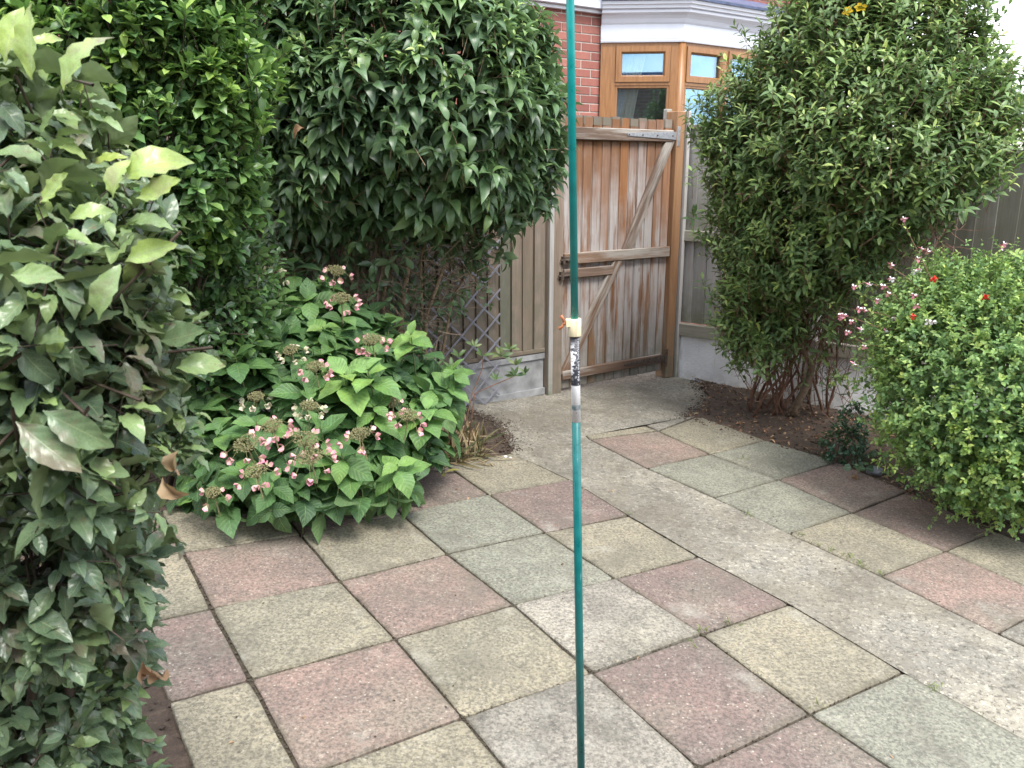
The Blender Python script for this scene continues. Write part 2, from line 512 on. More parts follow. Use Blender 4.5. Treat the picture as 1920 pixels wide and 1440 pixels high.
def shoots(pl, P, N, L=.05, nodes=4, inter=.03, alpha=60, up=.5, out=1.0, rand=.35, droop=.0, tipL=.6, rnd0=(.15, .6), tiprnd=.25, Lvar=.25, twr=.0015, whorl=2, zface=.6, skip=0.0, tail=.06):
    n = len(P)
    D = nrm(N * out + np.array([0, 0, 1.]) * up + rng.normal(0, rand, (n, 3)))
    q0 = nrm(np.cross(D, rng.normal(size=(n, 3)))); q1 = np.cross(D, q0)
    base = P - D * inter * nodes
    pl.twigs(base - D * tail, P, twr)
    srnd = rng.uniform(rnd0[0], rnd0[1], n); sL = L * (1 + rng.uniform(-Lvar, Lvar, n))
    for k in range(nodes):
        t = (k + 1) / nodes
        pos = base + D * (inter * (k + .6))
        ang0 = k * math.pi / 2 if whorl == 2 else k * .9
        for j in range(whorl):
            an = ang0 + j * 2 * math.pi / whorl
            q = q0 * math.cos(an) + q1 * math.sin(an)
            al = math.radians(alpha) * (1.15 - .45 * t) + rng.normal(0, .16, (n, 1))
            Y = D * np.cos(al) + q * np.sin(al)
            Y = Y + np.array([0, 0, -1.]) * (droop * (1.2 - .5 * t)) + rng.normal(0, .10, (n, 3))
            Z = D * zface + np.array([0, 0, 1.]) * (1 - zface) + rng.normal(0, .12, (n, 3)) + (CP - pos) * .0
            sc = sL * (1 - (1 - tipL) * max(0, t - .5) * 2) * rng.uniform(.85, 1.15, n)
            rn = srnd + rng.normal(0, .08, n) + (tiprnd if k == nodes - 1 else 0)
            m = rng.random(n) >= skip
            pl.add(pos[m], Y[m], Z[m], sc[m], rn[m])

def blob_px(lst):
    """(px, py, Y, rpx, ry_factor) -> world ellipsoids standing where the plant stands"""
    out = []
    for px, py, Y, rx, rz in lst:
        c = at(px, py, Y); k = float((c - CP) @ FV) / F_PX
        out.append((c, (rx * k, (rx + rz) * .5 * k, rz * k)))
    return out

# ------------------------------------------------------------------ materials
m_soil = soil_mat(); m_conc = concrete_mat()
SL = {'p': slab_mat('pink_slab', (.33, .225, .185), (.225, .17, .142), .7),
      'm': slab_mat('mauve_slab', (.26, .18, .153), (.18, .138, .12), .75),
      'b': slab_mat('buff_slab', (.36, .318, .225), (.235, .213, .152), .5),
      'g': slab_mat('green_grey_slab', (.30, .30, .235), (.215, .215, .167), .45),
      'y': slab_mat('pale_grey_slab', (.42, .385, .32), (.18, .165, .14), .5)}
m_brown = wood_mat('stained_gate_wood', [(.25, (.075, .036, .018)), (.5, (.22, .105, .05)), (.75, (.34, .17, .085))], (.42, .395, .385), (.40, .52), (.15, .15, .11), (.0, .55), moss_top=(1.0, 1.5))
m_brownpost = wood_mat('brown_post_wood', [(.25, (.18, .085, .035)), (.5, (.36, .185, .085)), (.75, (.48, .28, .14))], (.34, .29, .25), (.6, .72), (.13, .12, .08), (.05, .5))
m_rail = wood_mat('gate_rail_wood', [(.25, (.055, .036, .025)), (.5, (.16, .10, .068)), (.75, (.30, .215, .16))], (.40, .37, .33), (.46, .60), axis=0)
m_grey = wood_mat('silvered_wood', [(.25, (.18, .17, .16)), (.5, (.36, .345, .33)), (.75, (.50, .49, .475))], (.36, .35, .33), (.58, .7), (.15, .16, .10), (.0, .35))
m_greyrail = wood_mat('silvered_rail_wood', [(.25, (.14, .13, .11)), (.5, (.28, .265, .22)), (.75, (.40, .38, .33))], (.2, .21, .14), (.55, .7), axis=0)
m_fence = wood_mat('old_fence_wood', [(.25, (.09, .065, .048)), (.5, (.21, .155, .12)), (.75, (.32, .26, .21))], (.33, .31, .29), (.57, .7), (.15, .135, .10), (.3, 1.2))
m_fencegrn = wood_mat('algae_fence_wood', [(.25, (.07, .065, .05)), (.5, (.165, .155, .125)), (.75, (.25, .24, .205))], (.26, .26, .24), (.57, .7), (.12, .125, .09), (.3, 1.4))
m_gravel = plain('weathered_concrete', (.26, .265, .27), .9, .35, 9, bump=.5)
m_white = plain('white_masonry_paint', (.66, .66, .66), .85, .10, 5, bump=.2)
m_lead = plain('blue_grey_lead', (.10, .13, .22), .45, .35, 12)
m_upvc = plain('white_gloss_paint', (.64, .66, .72), .35, .03, 8, bump=.05)
m_bark = plain('grey_brown_bark', (.17, .125, .085), .9, .4, 60, bump=.8)
m_barkpale = plain('pale_tan_bark', (.30, .22, .14), .85, .35, 60, bump=.7)
m_redtwig = plain('reddish_twig', (.17, .09, .06), .8, .4, 60, bump=.5)
m_greentwig = plain('green_shoot_stem', (.16, .19, .07), .6, .3, 60)
m_darktwig = plain('dark_twig', (.07, .05, .035), .85, .4, 60)
m_plastic = plain('grey_trellis_plastic', (.22, .22, .255), .45, .1, 20)
def coat(name, c):
    m = M(name); v = m.coord(); n = m.noise(v, 40, 4)
    b = m.mix(m.step(n, .3, .7), c4(*[x * .85 for x in c]), c4(*[x * 1.15 + .004 for x in c]))
    b = m.mix(m.step(m.noise(m.mapping(v, (1, 1, .12)), 170, 4, .7), .66, .70, 0, .55), b, c4(.30, .42, .40))
    b = m.mix(m.step(m.noise(v, 28, 6, .75), .66, .72, 0, .7), b, c4(.16, .13, .08))
    m.col(b); m.rough(m.step(n, .3, .7, .25, .42)); m.bump(m.noise(v, 200, 3), .08, .0005); return m.m
m_teal = coat('teal_powder_coat', (.0, .125, .125))
m_teal2 = coat('lighter_teal_powder_coat', (.0, .25, .24))
m_cream = plain('cream_plastic', (.74, .66, .44), .42, .05, 30, bump=.05)
m_tan = plain('orange_brown_plastic', (.42, .15, .06), .45, .1, 40, bump=.05)
m_galv = plain('galvanised_steel', (.34, .35, .37), .5, .25, 60, metal=.6)
m_rust = plain('rusty_iron', (.10, .075, .06), .7, .5, 70, metal=.4)
m_dry = leaf_mat('dry_leaf', [(0, (.10, .05, .025)), (.5, (.26, .14, .07)), (1, (.42, .28, .15))], (.30, .19, .11), .7, (.3, .2, .1), .03, 0, .15)
m_dryp = leaf_mat('pale_fallen_leaf', [(0, (.25, .2, .08)), (1, (.45, .38, .16))], (.4, .34, .18), .6, (.4, .3, .15), .03, 0, .15)

# ------------------------------------------------------------------ ground
gr = Buf()
n = 40; ext = 300.0
# large sheet to the horizon, finer near the garden
xs = np.unique(np.concatenate([np.linspace(-ext, ext, 13), np.linspace(-6, 8, 15)]))
V = [(x, y, gz(max(-8, min(10, x)), max(-6, min(12, y))) - .055) for y in xs for x in xs]
kx = len(xs)
gme = from_py('soil_ground', V, [(j * kx + i, j * kx + i + 1, (j + 1) * kx + i + 1, (j + 1) * kx + i) for j in range(kx - 1) for i in range(kx - 1)], m_soil)
tag(meshobj('soil_ground', gme), kind='structure')

# --- slabs from their measured corners
GL = {(0, 0): (471, 1273), (1, 0): (741, 1197), (2, 0): (963, 1133), (3, 0): (1153, 1084), (4, 0): (1311, 1043),
      (0, -1): (398, 1140), (1, -1): (637, 1089), (2, -1): (839, 1038), (3, -1): (1022, 998), (4, -1): (1179, 966),
      (0, -2): (345, 1035), (1, -2): (564, 1003), (2, -2): (752, 963), (3, -2): (916, 927), (4, -2): (1069, 899),
      (1, 1): (868, 1344), (2, 1): (1110, 1260), (3, 1): (1316, 1188), (4, 1): (1481, 1132), (2, 2): (1309, 1437), (3, 2): (1519, 1338), (4, 2): (1694, 1260)}
GR = {(0, 0): (1213, 878), (1, 0): (1331, 851), (2, 0): (1436, 826), (0, 1): (1339, 933), (1, 1): (1460, 899), (2, 1): (1570, 866),
      (0, 2): (1479, 1000), (1, 2): (1598, 961), (2, 2): (1702, 921), (0, 3): (1651, 1080), (1, 3): (1772, 1034), (2, 3): (1864, 997), (0, 4): (1871, 1188),
      (0, -1): (1106, 824), (1, -1): (1234, 808), (2, -1): (1310, 780)}
TH = math.radians(32.56); SA = .4538
ga = np.array([math.cos(TH), math.sin(TH)]); gb = np.array([math.sin(TH), -math.cos(TH)])
OL = np.array([-.7635, 2.1426]); OR = OL + 2.3396 * ga - .893 * gb
def cornL(i, j):
    if (i, j) in GL: return gpt(*GL[(i, j)])[:2]
    return OL + SA * i * ga + SA * j * gb
def cornR(i, j):
    if (i, j) in GR: return gpt(*GR[(i, j)])[:2]
    return OR + SA * i * ga + SA * j * gb
patio = empty('patio', (0, 0, 0)); tag(patio, kind='structure')
def slab(cs, kind, gap=.004):
    c = sum(cs) / 4
    zt = rng.normal(0, .0012)
    tilt = rng.normal(0, .0035, 2)
    pts = []
    for p in cs:
        q = p + (c - p) / np.linalg.norm(c - p) * gap * 1.4
        pts.append(q)
    # make loop with slightly irregular worn edges, bevelled arris
    loop = []
    for k in range(4):
        a, b = pts[k], pts[(k + 1) % 4]
        e = (b - a); nn = np.array([-e[1], e[0]]) / np.linalg.norm(e)
        for t in (0, .035, .2, .35, .5, .65, .8, .965):
            j = 0 if t == 0 else rng.normal(0, .0010)
            p = a + e * t + nn * j
            if t == 0:
                p = p + (c - p) / np.linalg.norm(c - p) * abs(rng.normal(0.004, .0025))
            loop.append(p)
    m = len(loop)
    def zz(p, h): return gz(*p) + h + zt + float((p - c) @ tilt)
    V = [(*(p - c), zz(p, -.045) - gz(*c)) for p in loop] + [(*(p - c), zz(p, -.0035) - gz(*c)) for p in loop]
    V += [(*(p + (c - p) * .016 - c), zz(p, 0) - gz(*c)) for p in loop]
    V += [(*(p + (c - p) * rng.uniform(.08, .2) - c), 0) for p in loop]
    for k in range(3 * m, 4 * m): V[k] = (V[k][0], V[k][1], zz(np.array(V[k][:2]) + c, 0) - gz(*c))
    Fc = [(r_ * m + k, r_ * m + (k + 1) % m, (r_ + 1) * m + (k + 1) % m, (r_ + 1) * m + k) for r_ in range(3) for k in range(m)]
    Fc.append(tuple(range(3 * m, 4 * m)))
    me = from_py('paving_slab', V, Fc, SL[kind])
    ea = me.attributes.new('edge', 'FLOAT', 'POINT')
    ea.data.foreach_set('value', np.array([1.0] * (3 * m) + [0.0] * m, dtype=np.float32))
    o = meshobj('paving_slab', me, patio); o.location = (c[0], c[1], gz(*c))
    return o
CL = {(0, -2): 'p', (1, -2): 'b', (2, -2): 'g', (3, -2): 'm', (0, -1): 'b', (1, -1): 'p', (2, -1): 'g', (3, -1): 'b', (0, 0): 'p', (1, 0): 'b', (2, 0): 'y', (3, 0): 'm',
      (0, 1): 'b', (1, 1): 'y', (2, 1): 'm', (3, 1): 'b', (1, 2): 'p', (2, 2): 'm', (3, 2): 'g', (0, 2): 'g', (0, -3): 'b', (1, -3): 'm', (2, -3): 'm', (3, -3): 'b', (3, 3): 'p', (2, 3): 'b', (1, 3): 'g', (0, 3): 'p'}
for (i, j), k in CL.items():
    cs = [cornL(i, j), cornL(i + 1, j), cornL(i + 1, j + 1), cornL(i, j + 1)]
    if (i, j) == (3, -3): cs = [cornL(3, -3), gpt(962, 850)[:2], cornL(4, -2), cornL(3, -2)]
    slab(cs, k)
for j, k in ((-3, 'm'), (-2, 'b'), (-1, 'm'), (0, 'b'), (1, 'g'), (2, 'p')):
    a, b = cornL(0, j), cornL(0, j + 1)
    slab([a - ga * SA * .5, a - ga * .006, b - ga * .006, b - ga * SA * .5], k)
CR = {(0, -1): 'p', (1, -1): 'b', (0, 0): 'g', (1, 0): 'g', (0, 1): 'g', (1, 1): 'p', (0, 2): 'b', (1, 2): 'p', (0, 3): 'p', (1, 3): 'b', (0, 4): 'y', (1, 4): 'b', (0, 5): 'm', (1, 5): 'g', (0, 6): 'b', (1, 6): 'p'}
for (i, j), k in CR.items():
    slab([cornR(i, j), cornR(i + 1, j), cornR(i + 1, j + 1), cornR(i, j + 1)], k)
slab([gpt(1098, 817)[:2], gpt(1210, 799)[:2], cornR(1, -1) + np.array([0, .006]), cornR(0, -1) + np.array([0, .006])], 'b', .003)
slab([gpt(1212, 798)[:2], gpt(1282, 783)[:2], cornR(2, -1) + np.array([-.004, .006]), cornR(1, -1) + np.array([0, .006])], 'y', .003)
# joint filling just below the slab faces
def sheet(name, pts, h, mat, sub=None, parent=None, kind='structure', nz=0):
    bm = bmesh.new()
    vs = [bm.verts.new((p[0], p[1], gz(p[0], p[1]) + h)) for p in pts]
    f = bm.faces.new(vs)
    bmesh.ops.triangulate(bm, faces=[f])
    if sub:
        for _ in range(sub):
            bmesh.ops.subdivide_edges(bm, edges=[e for e in bm.edges if e.calc_length() > .07], cuts=1, use_grid_fill=False)
            bmesh.ops.triangulate(bm, faces=bm.faces[:])
    if nz:
        for v in bm.verts:
            if not v.is_boundary: v.co.z += random.uniform(-nz, nz)
            else: v.co.x += random.uniform(-nz, nz) ; v.co.y += random.uniform(-nz, nz)
    bmesh.ops.recalc_face_normals(bm, faces=bm.faces[:])
    if sum(f.normal.z for f in bm.faces) < 0: bmesh.ops.reverse_faces(bm, faces=bm.faces[:])
    me = bpy.data.meshes.new(name); bm.to_mesh(me); bm.free(); me.materials.append(mat)
    o = meshobj(name, me, parent)
    if kind: tag(o, kind=kind)
    return o
m_joint = plain('joint_grit', (.065, .052, .037), .95, .5, 120, bump=.8)
eL = lambda i, j: cornL(i, j)
e0 = cornL(0, -3) - ga * SA * .5; e1 = cornL(0, 4) - ga * SA * .5
jp = sheet('joint_bed', [e0, e1, cornL(4, 4) + ga * .06, cornL(4, 2) + ga * .06, cornL(4, 1) + ga * .06, cornL(4, 0) + ga * .06, cornL(4, -1) + ga * .06, cornL(4, -2) + ga * .06, gpt(985, 842)[:2], cornL(3, -3)], -.012, m_joint, None, patio, kind=None)
jp = sheet('joint_bed', [gpt(1094, 812)[:2], cornR(0, -1) - ga * .06, cornR(0, 0) - ga * .06, cornR(0, 2) - ga * .06, cornR(0, 4) - ga * .06, cornR(0, 7) - ga * .06, cornR(2, 7), cornR(2, 4), cornR(2, 2), cornR(2, 0), gpt(1282, 784)[:2]], -.012, m_joint, None, patio, kind=None)
# exposed aggregate path and gate apron
def ragged(pts, n=14, amp=.022):
    Q = [gpt(*q)[:2] for q in pts]; out = []
    for a, b in zip(Q[:-1], Q[1:]):
        L = np.linalg.norm(b - a); k = max(2, int(L / .035)); e = (b - a) / L; nn_ = np.array([-e[1], e[0]])
        for i in range(k): out.append(a + (b - a) * i / k + nn_ * rng.normal(0, amp * .5))
    out.append(Q[-1]); return out
ends = cornL(4, 4); endr = cornR(0, 7)
path_pts = [ends + ga * .004, cornL(4, 2) + ga * .001, cornL(4, 1) + ga * .001, cornL(4, 0) + ga * .001, cornL(4, -1) + ga * .001, cornL(4, -2) + ga * .001,
            *ragged([(964, 849), (945, 818), (925, 790), (880, 770), (845, 757)]), gpt(1018, 733)[:2], gpt(1046, 732)[:2], gpt(1120, 700)[:2], gpt(1262, 690)[:2], *ragged([(1300, 706), (1338, 735), (1336, 755), (1315, 772), (1283, 782)]), gpt(1097, 817)[:2], cornR(0, -1) - ga * .004, cornR(0, 0) - ga * .004, cornR(0, 1) - ga * .004,
            cornR(0, 2) - ga * .004, cornR(0, 3) - ga * .004, cornR(0, 4) - ga * .004, endr - ga * .004]
sheet('concrete_path', path_pts, -.0015, m_conc, 5, nz=.002)
# apron continues under and beyond the gate
sheet('alley_pavement', [(.2, 5.55), (-3, 3.3), (-3.4, 5.2), (-.2, 8.0), (1.9, 9.0), (2.4, 7.2), (1.3, 6.35)], -.02, m_conc)

# --- soil beds: lumpy relief
def noise2(x, y, s=1.0):
    from mathutils import noise as mn
    return mn.fractal(Vector((x * s, y * s, 3.3)), .8, 2.1, 5)
def soil_bed(name, poly, h, amp, step=.03, rise=0.0, risedir=None, risept=None):
    poly = [np.array(p[:2]) for p in poly]
    xs = [p[0] for p in poly]; ys = [p[1] for p in poly]
    X = np.arange(min(xs), max(xs) + step, step); Y = np.arange(min(ys), max(ys) + step, step)
    def inside(x, y):
        c = False; m = len(poly)
        for a in range(m):
            x1, y1 = poly[a]; x2, y2 = poly[(a + 1) % m]
            if (y1 > y) != (y2 > y) and x < (x2 - x1) * (y - y1) / (y2 - y1) + x1: c = not c
        return c
    idx = {}; V = []; Fc = []
    def vid(i, j):
        if (i, j) not in idx:
            x, y = X[0] + i * step, Y[0] + j * step
            z = gz(x, y) + min(-.006, h + amp * noise2(x, y, 5) + amp * .5 * noise2(x + 9, y, 17)) + (0 if risept is not None else 0)
            if risept is not None: z += rise * max(0, min(1, (np.array([x, y]) - risept) @ risedir / .5))
            idx[(i, j)] = len(V); V.append((x, y, z))
        return idx[(i, j)]
    for i in range(len(X) - 1):
        for j in range(len(Y) - 1):
            if inside(X[0] + (i + .5) * step, Y[0] + (j + .5) * step):
                Fc.append((vid(i, j), vid(i + 1, j), vid(i + 1, j + 1), vid(i, j + 1)))
    me = from_py(name, V, Fc, m_soil, True)
    tag(meshobj(name, me), kind='structure'); return np.array(V)
FB = np.array([1.224, 6.222]); FE = np.array([math.cos(math.radians(-40)), math.sin(math.radians(-40))])
bedR = soil_bed('soil_bed', [gpt(1262, 700), gpt(1308, 715), gpt(1330, 745), gpt(1312, 770), gpt(1284, 782), gpt(1300, 786), gpt(1424, 832), gpt(1555, 872), gpt(1687, 930), gpt(1846, 1008), cornR(1.85, 5), cornR(1.85, 7), (4.4, 3.0), FB + FE * 3.2], -.012, .012, .03, .03, np.array([.64, .77]), cornR(2, 1))
bedL = soil_bed('soil_bed', [gpt(964, 848), gpt(930, 788), gpt(880, 768), (-.40, 5.12), (-2.9, 3.4), (-3.2, 2.6), cornL(-.5, -3), cornL(0, -3), cornL(1, -3), cornL(3, -3)], -.008, .012, .03)
bedF = soil_bed('soil_bed', [cornL(0, -3) - ga * SA * .38, cornL(0, 0) - ga * SA * .38, cornL(0, 4) - ga * SA * .38, (-1.5, .2), (-3.2, 1.2), (-3.2, 2.6)], -.018, .014, .022)

def pebbles(name, pts, rr, mat, flat=.6, kind='stuff'):
    b = Buf()
    for p in pts:
        r = random.uniform(*rr); ax = [r * random.uniform(.6, 1.2), r * random.uniform(.6, 1.2), r * flat]
        base = [(1, 0, 0), (0, 1, 0), (-1, 0, 0), (0, -1, 0), (0, 0, 1), (0, 0, -1), (.6, .6, .5), (-.6, .6, .5), (-.6, -.6, .5), (.6, -.6, .5)]
        an = random.uniform(0, 6.28)
        vs = []
        for q in base:
            j = [random.uniform(.8, 1.2) for _ in range(3)]
            x, y, z = q[0] * ax[0] * j[0], q[1] * ax[1] * j[1], q[2] * ax[2] * j[2]
            vs.append((p[0] + x * math.cos(an) - y * math.sin(an), p[1] + x * math.sin(an) + y * math.cos(an), p[2] + z))
        b.add(vs, [(0, 6, 4, 9), (1, 7, 4, 6), (2, 8, 4, 7), (3, 9, 4, 8), (0, 1, 6), (1, 2, 7), (2, 3, 8), (3, 0, 9), (1, 0, 5), (2, 1, 5), (3, 2, 5), (0, 3, 5)])
    o = b.obj(name, mat); tag(o, kind=kind); return o
def pick_pts(V, n, dz=.003): return V[rng.integers(0, len(V), n)] + np.concatenate([rng.normal(0, .015, (n, 2)), np.full((n, 1), dz)], 1)
def edge_pts(px_line, n, spread=.05):
    out = []
    Q = [gpt(*q) for q in px_line]
    for _ in range(n):
        i = random.randrange(len(Q) - 1); t = random.random(); pnt = Q[i] + (Q[i + 1] - Q[i]) * t
        x_, y_ = pnt[0] + random.gauss(0, spread), pnt[1] + random.gauss(0, spread); out.append(np.array([x_, y_, gz(x_, y_) + .001]))
    return out
edgeL = edge_pts([(964, 847), (945, 815), (930, 790), (880, 770), (850, 757)], 420, .03)
edgeR = edge_pts([(1300, 712), (1330, 740), (1310, 765), (1283, 783), (1436, 824), (1560, 862)], 300, .045)
fineL = edge_pts([(964, 847), (945, 815), (930, 790), (880, 770), (850, 757)], 1500, .03) + edge_pts([(964, 847), (945, 815), (930, 790), (880, 770)], 500, .09)
fineR = edge_pts([(1300, 712), (1330, 740), (1310, 765), (1283, 783)], 1500, .035) + edge_pts([(1300, 712), (1330, 740), (1283, 783), (1436, 824), (1560, 862), (1700, 920)], 1100, .06)
tag(pebbles('soil_spill', fineL + fineR, (.0008, .0045), m_soil), 'fine soil spilled from the beds onto the concrete and slabs', 'soil')
tag(pebbles('soil_clods', edgeL[:120] + edgeR[:90] + list(pick_pts(bedR, 2600)) + list(pick_pts(bedL, 1200)) + list(pick_pts(bedF, 3800)), (.002, .013), m_soil), 'loose dark crumbs of soil lying on the garden beds', 'soil')
# grit in the slab joints
jt = []
def joint_line(a, b, n):
    for _ in range(n):
        t = random.random(); p = a + (b - a) * t; jt.append((p[0] + random.gauss(0, .0035), p[1] + random.gauss(0, .0035), gz(*p) - .004))
for j in range(-2, 4):
    joint_line(cornL(4, j), cornL(4, j + 1), 60)
for j in range(-3, 4):
    for i in range(0, 4):
        joint_line(cornL(i, j), cornL(i + 1, j), 26)
for i in range(0, 4):
    for j in range(-3, 3): joint_line(cornL(i, j), cornL(i, j + 1), 38 if i == 0 else 26)
for j in range(-1, 6):
    for i in range(0, 2): joint_line(cornR(i, j), cornR(i + 1, j), 16); joint_line(cornR(i, j), cornR(i, j + 1), 16)
tag(pebbles('joint_debris', jt, (.002, .006), m_joint), 'dark grit and soil crumbs packed in the joints between slabs', 'grit')
# --- mosses and grass tufts in the joints
m_moss = leaf_mat('small_weed', [(0, (.05, .08, .02)), (1, (.22, .27, .07))], (.2, .25, .1), .6, trans=.3)
gt = [leaf_tmpl(3, .12, .35, .1, c) for c in (.5, 1.1, -.4)]
def tuft(pts, n, L, name='grass_tuft', mat=None, label=None, spread=.012):
    P = []
    for p in pts:
        for _ in range(n): P.append(np.array([p[0] + random.gauss(0, spread), p[1] + random.gauss(0, spread), p[2]]))
    P = np.array(P); m = len(P)
    Y = nrm(rng.normal(0, .6, (m, 3)) + np.array([0, 0, .7])); Y[:, 2] = np.abs(Y[:, 2])
    X = nrm(np.cross(Y, rng.normal(size=(m, 3)))); Z = np.cross(X, Y)
    me = leaves_mesh(name, gt, rng.integers(0, 3, m), np.stack([X, Y, Z], -1), P, L * rng.uniform(.5, 1.2, m), rng.random(m), mat or m_moss)
    o = meshobj(name, me); tag(o, label, 'weeds', None, 'stuff'); return o
tp = [gpt(*q) for q in [(1598, 1050), (1608, 1056), (1585, 1043), (1615, 1062), (1750, 1290), (1760, 1295), (1500, 1003), (1400, 966), (1530, 1020), (1365, 1172), (1372, 1168), (1300, 1212), (1545, 1325), (1390, 860), (1620, 1065), (1650, 1078), (1180, 965), (1315, 1186), (1560, 1032)]]
tuft(tp, 9, .026, label='small green weeds sprouting in the joints along the concrete path')
mp_ = []
for _ in range(170):
    i = random.choice([0, 1, 2, 3, 3, 4, 4]); a, b = cornL(i, random.randint(-3, 3)), None
    j = random.randint(-2, 2); a, b = cornL(i, j), cornL(i, j + 1)
    p = a + (b - a) * random.random(); mp_.append(np.array([*p, gz(*p) - .005]))
m_moss2 = leaf_mat('dull_moss', [(0, (.05, .045, .02)), (1, (.12, .12, .04))], (.1, .1, .05), .8, trans=.1)
tuft(mp_, 5, .012, 'joint_moss', m_moss2, 'dull brown green moss along the slab joints', .008)

# ------------------------------------------------------------------ left fence, posts and gate (one line at 35 degrees)
GA = math.radians(35); GO = np.array([.211, 5.486])
gd = np.array([math.cos(GA), math.sin(GA)])
def gate_pt(s): return GO + gd * s
def add_part(name, me, parent, loc=(0, 0, 0), rot=(0, 0, 0), mat=None):
    o = meshobj(name, me, parent, mat); o.location = loc; o.rotation_euler = rot; return o

fl = empty('wooden_fence', (*gate_pt(0), 0), GA)
tag(fl, 'weathered brown close board fence left of the gate, behind the trellis and shrubs', 'fence')
feather = prism_mesh('board', [(0, 0), (.105, 0), (.105, 1.49), (0, 1.49)], -.012, .0, m_fence, .002)
def feather_board(wd, h, mat, t0=.005, t1=.024):
    V = [(0, -t0, 0), (wd, -t1, 0), (wd, 0, 0), (0, 0, 0), (0, -t0, h), (wd, -t1, h), (wd, 0, h), (0, 0, h)]
    return from_py('board', V, [(0, 3, 2, 1), (4, 5, 6, 7), (0, 1, 5, 4), (1, 2, 6, 5), (2, 3, 7, 6), (3, 0, 4, 7)], mat)
fb = feather_board(.098, 1.49, m_fence, .026, .006); fbg = feather_board(.098, 1.49, m_fencegrn, .026, .006)
# the thin edge of each board is tucked behind the thick edge of the next
for k in range(52):
    x = -.098 - k * .0905
    o = add_part('board', fbg if k % 7 == 3 else fb, fl, (x, -.004 + random.uniform(-.003, .003), .345 + random.uniform(-.004, .002)))
    o.rotation_euler = (0, math.radians(random.uniform(-.3, .3)), math.radians(random.uniform(-1, 1)))
for z in (.55, 1.1, 1.62): add_part('rail', box_mesh('rail', -4.8, -.01, .0, .05, z, z + .075, m_greyrail), fl)
add_part('capping', box_mesh('capping', -4.8, -.005, -.03, .05, 1.838, 1.86, m_greyrail), fl)
add_part('trim_board', box_mesh('trim_board', -4.8, -.005, -.028, -.002, .318, .345, m_fence), fl)
add_part('post', box_mesh('post', -4.9, -4.8, -.04, .06, 0, 1.9, m_brownpost), fl)
gbm = empty('gravel_board', (*gate_pt(0), 0), GA)
tag(gbm, 'grey concrete gravel board along the ground under the left fence', 'gravel board')
add_part('panel', box_mesh('panel', -4.8, -.006, -.012, .03, -.02, .315, m_gravel, .004), gbm)
bmx = Buf(); bmx.box(-4.8, -.006, -.03, -.0125, .028, .072)
bmx.obj('bottom_lip', m_gravel, gbm)
bmx = Buf(); bmx.box(-4.8, -.006, -.024, -.0125, .275, .312)
bmx.obj('top_lip', m_gravel, gbm)

post = box_mesh('gate_post', 0, .125, -.045, .06, -.02, 1.86, m_fence, .004)
p1 = meshobj('gate_post', post); p1.location = (*gate_pt(.0), 0); p1.rotation_euler = (0, 0, GA)
tag(p1, 'grey brown timber gate post on the latch side, beside the concrete gravel board', 'gate post')
add = box_mesh('cover_strip', .0, .035, -.062, -.047, .0, 1.82, m_grey, .003)
add_part('cover_strip', add, p1)

gate = empty('garden_gate', (*gate_pt(.135), 0), GA)
tag(gate, 'closed ledged and braced wooden garden gate with worn brown stain', 'gate')
gw = .98; nb = 12
bw = gw / nb
gboard = [box_mesh('board', .0025, bw - .0025, 0, .018, 0, 1.80 + dz, m_brown, .0055, 2) for dz in (-.006, 0, .005, -.002)]
for k in range(nb):
    add_part('board', gboard[k % 4], gate, (k * bw, -.01 + random.uniform(-.003, .0015), .035), (0, math.radians(random.uniform(-.12, .12)), math.radians(random.uniform(-4, -1))))
for k in range(nb):
    add_part('board_top', box_mesh('board_top', .002, bw - .002, -.0015, .0195, 0, .055 + random.uniform(0, .008), m_fence, .005, 2), gate, (k * bw, -.0105, 1.782))
def rail(z0, z1, x0=.0, x1=gw - .02, name='rail', d=.035, mat=None, rz=0):
    o = add_part(name, box_mesh(name, 0, x1 - x0, -d, -.002, 0, z1 - z0, mat or m_rail, .004), gate, (x0, -.0115, z0), (0, rz, 0)); return o
rail(1.692, 1.770); rail(.893, .966, .0, gw - .005); rail(.105, .168, .0, gw - .03); rail(.80, .862, .0, .43)
# braces: upper and lower diagonal
def brace(x0, z0, x1, z1, wd, d=.03):
    L = math.hypot(x1 - x0, z1 - z0); a = math.atan2(z1 - z0, x1 - x0)
    me = box_mesh('brace', 0, L, -d, -.002, -wd / 2, wd / 2, m_rail, .004)
    return add_part('brace', me, gate, (x0, -.0105, z0), (0, -a, 0))
brace(.555, .94, .955, 1.73, .078)
brace(.02, .13, .505, .92, .074)
tag(gate.children[-1])
# strap hinges
def strap(z0, x1, lng, mat=m_galv):
    me = prism_mesh('hinge', [(-lng, .012), (-lng, .03), (0, .048), (0, -.006)], -.0045, 0, mat, .001)
    o = add_part('hinge', me, gate, (x1, -.0475, z0))
    for t in (.03, .3, .6, .92):
        b = Buf(); b.tube([(-lng * (1 - t) - .006 * 0, -.0085, .02), (-lng * (1 - t), -.0043, .02)], [.005, .006], 8)
        b.obj('bolt', m_rust, o)
    pl = box_mesh('hinge_plate', .01, .038, -.0045, 0, -.05, .085, mat, .001)
    q = add_part('hinge_plate', pl, gate, (x1, -.0475, z0)); return o
strap(1.712, gw - .0, .46); strap(.118, gw - .02, .40, m_rust)
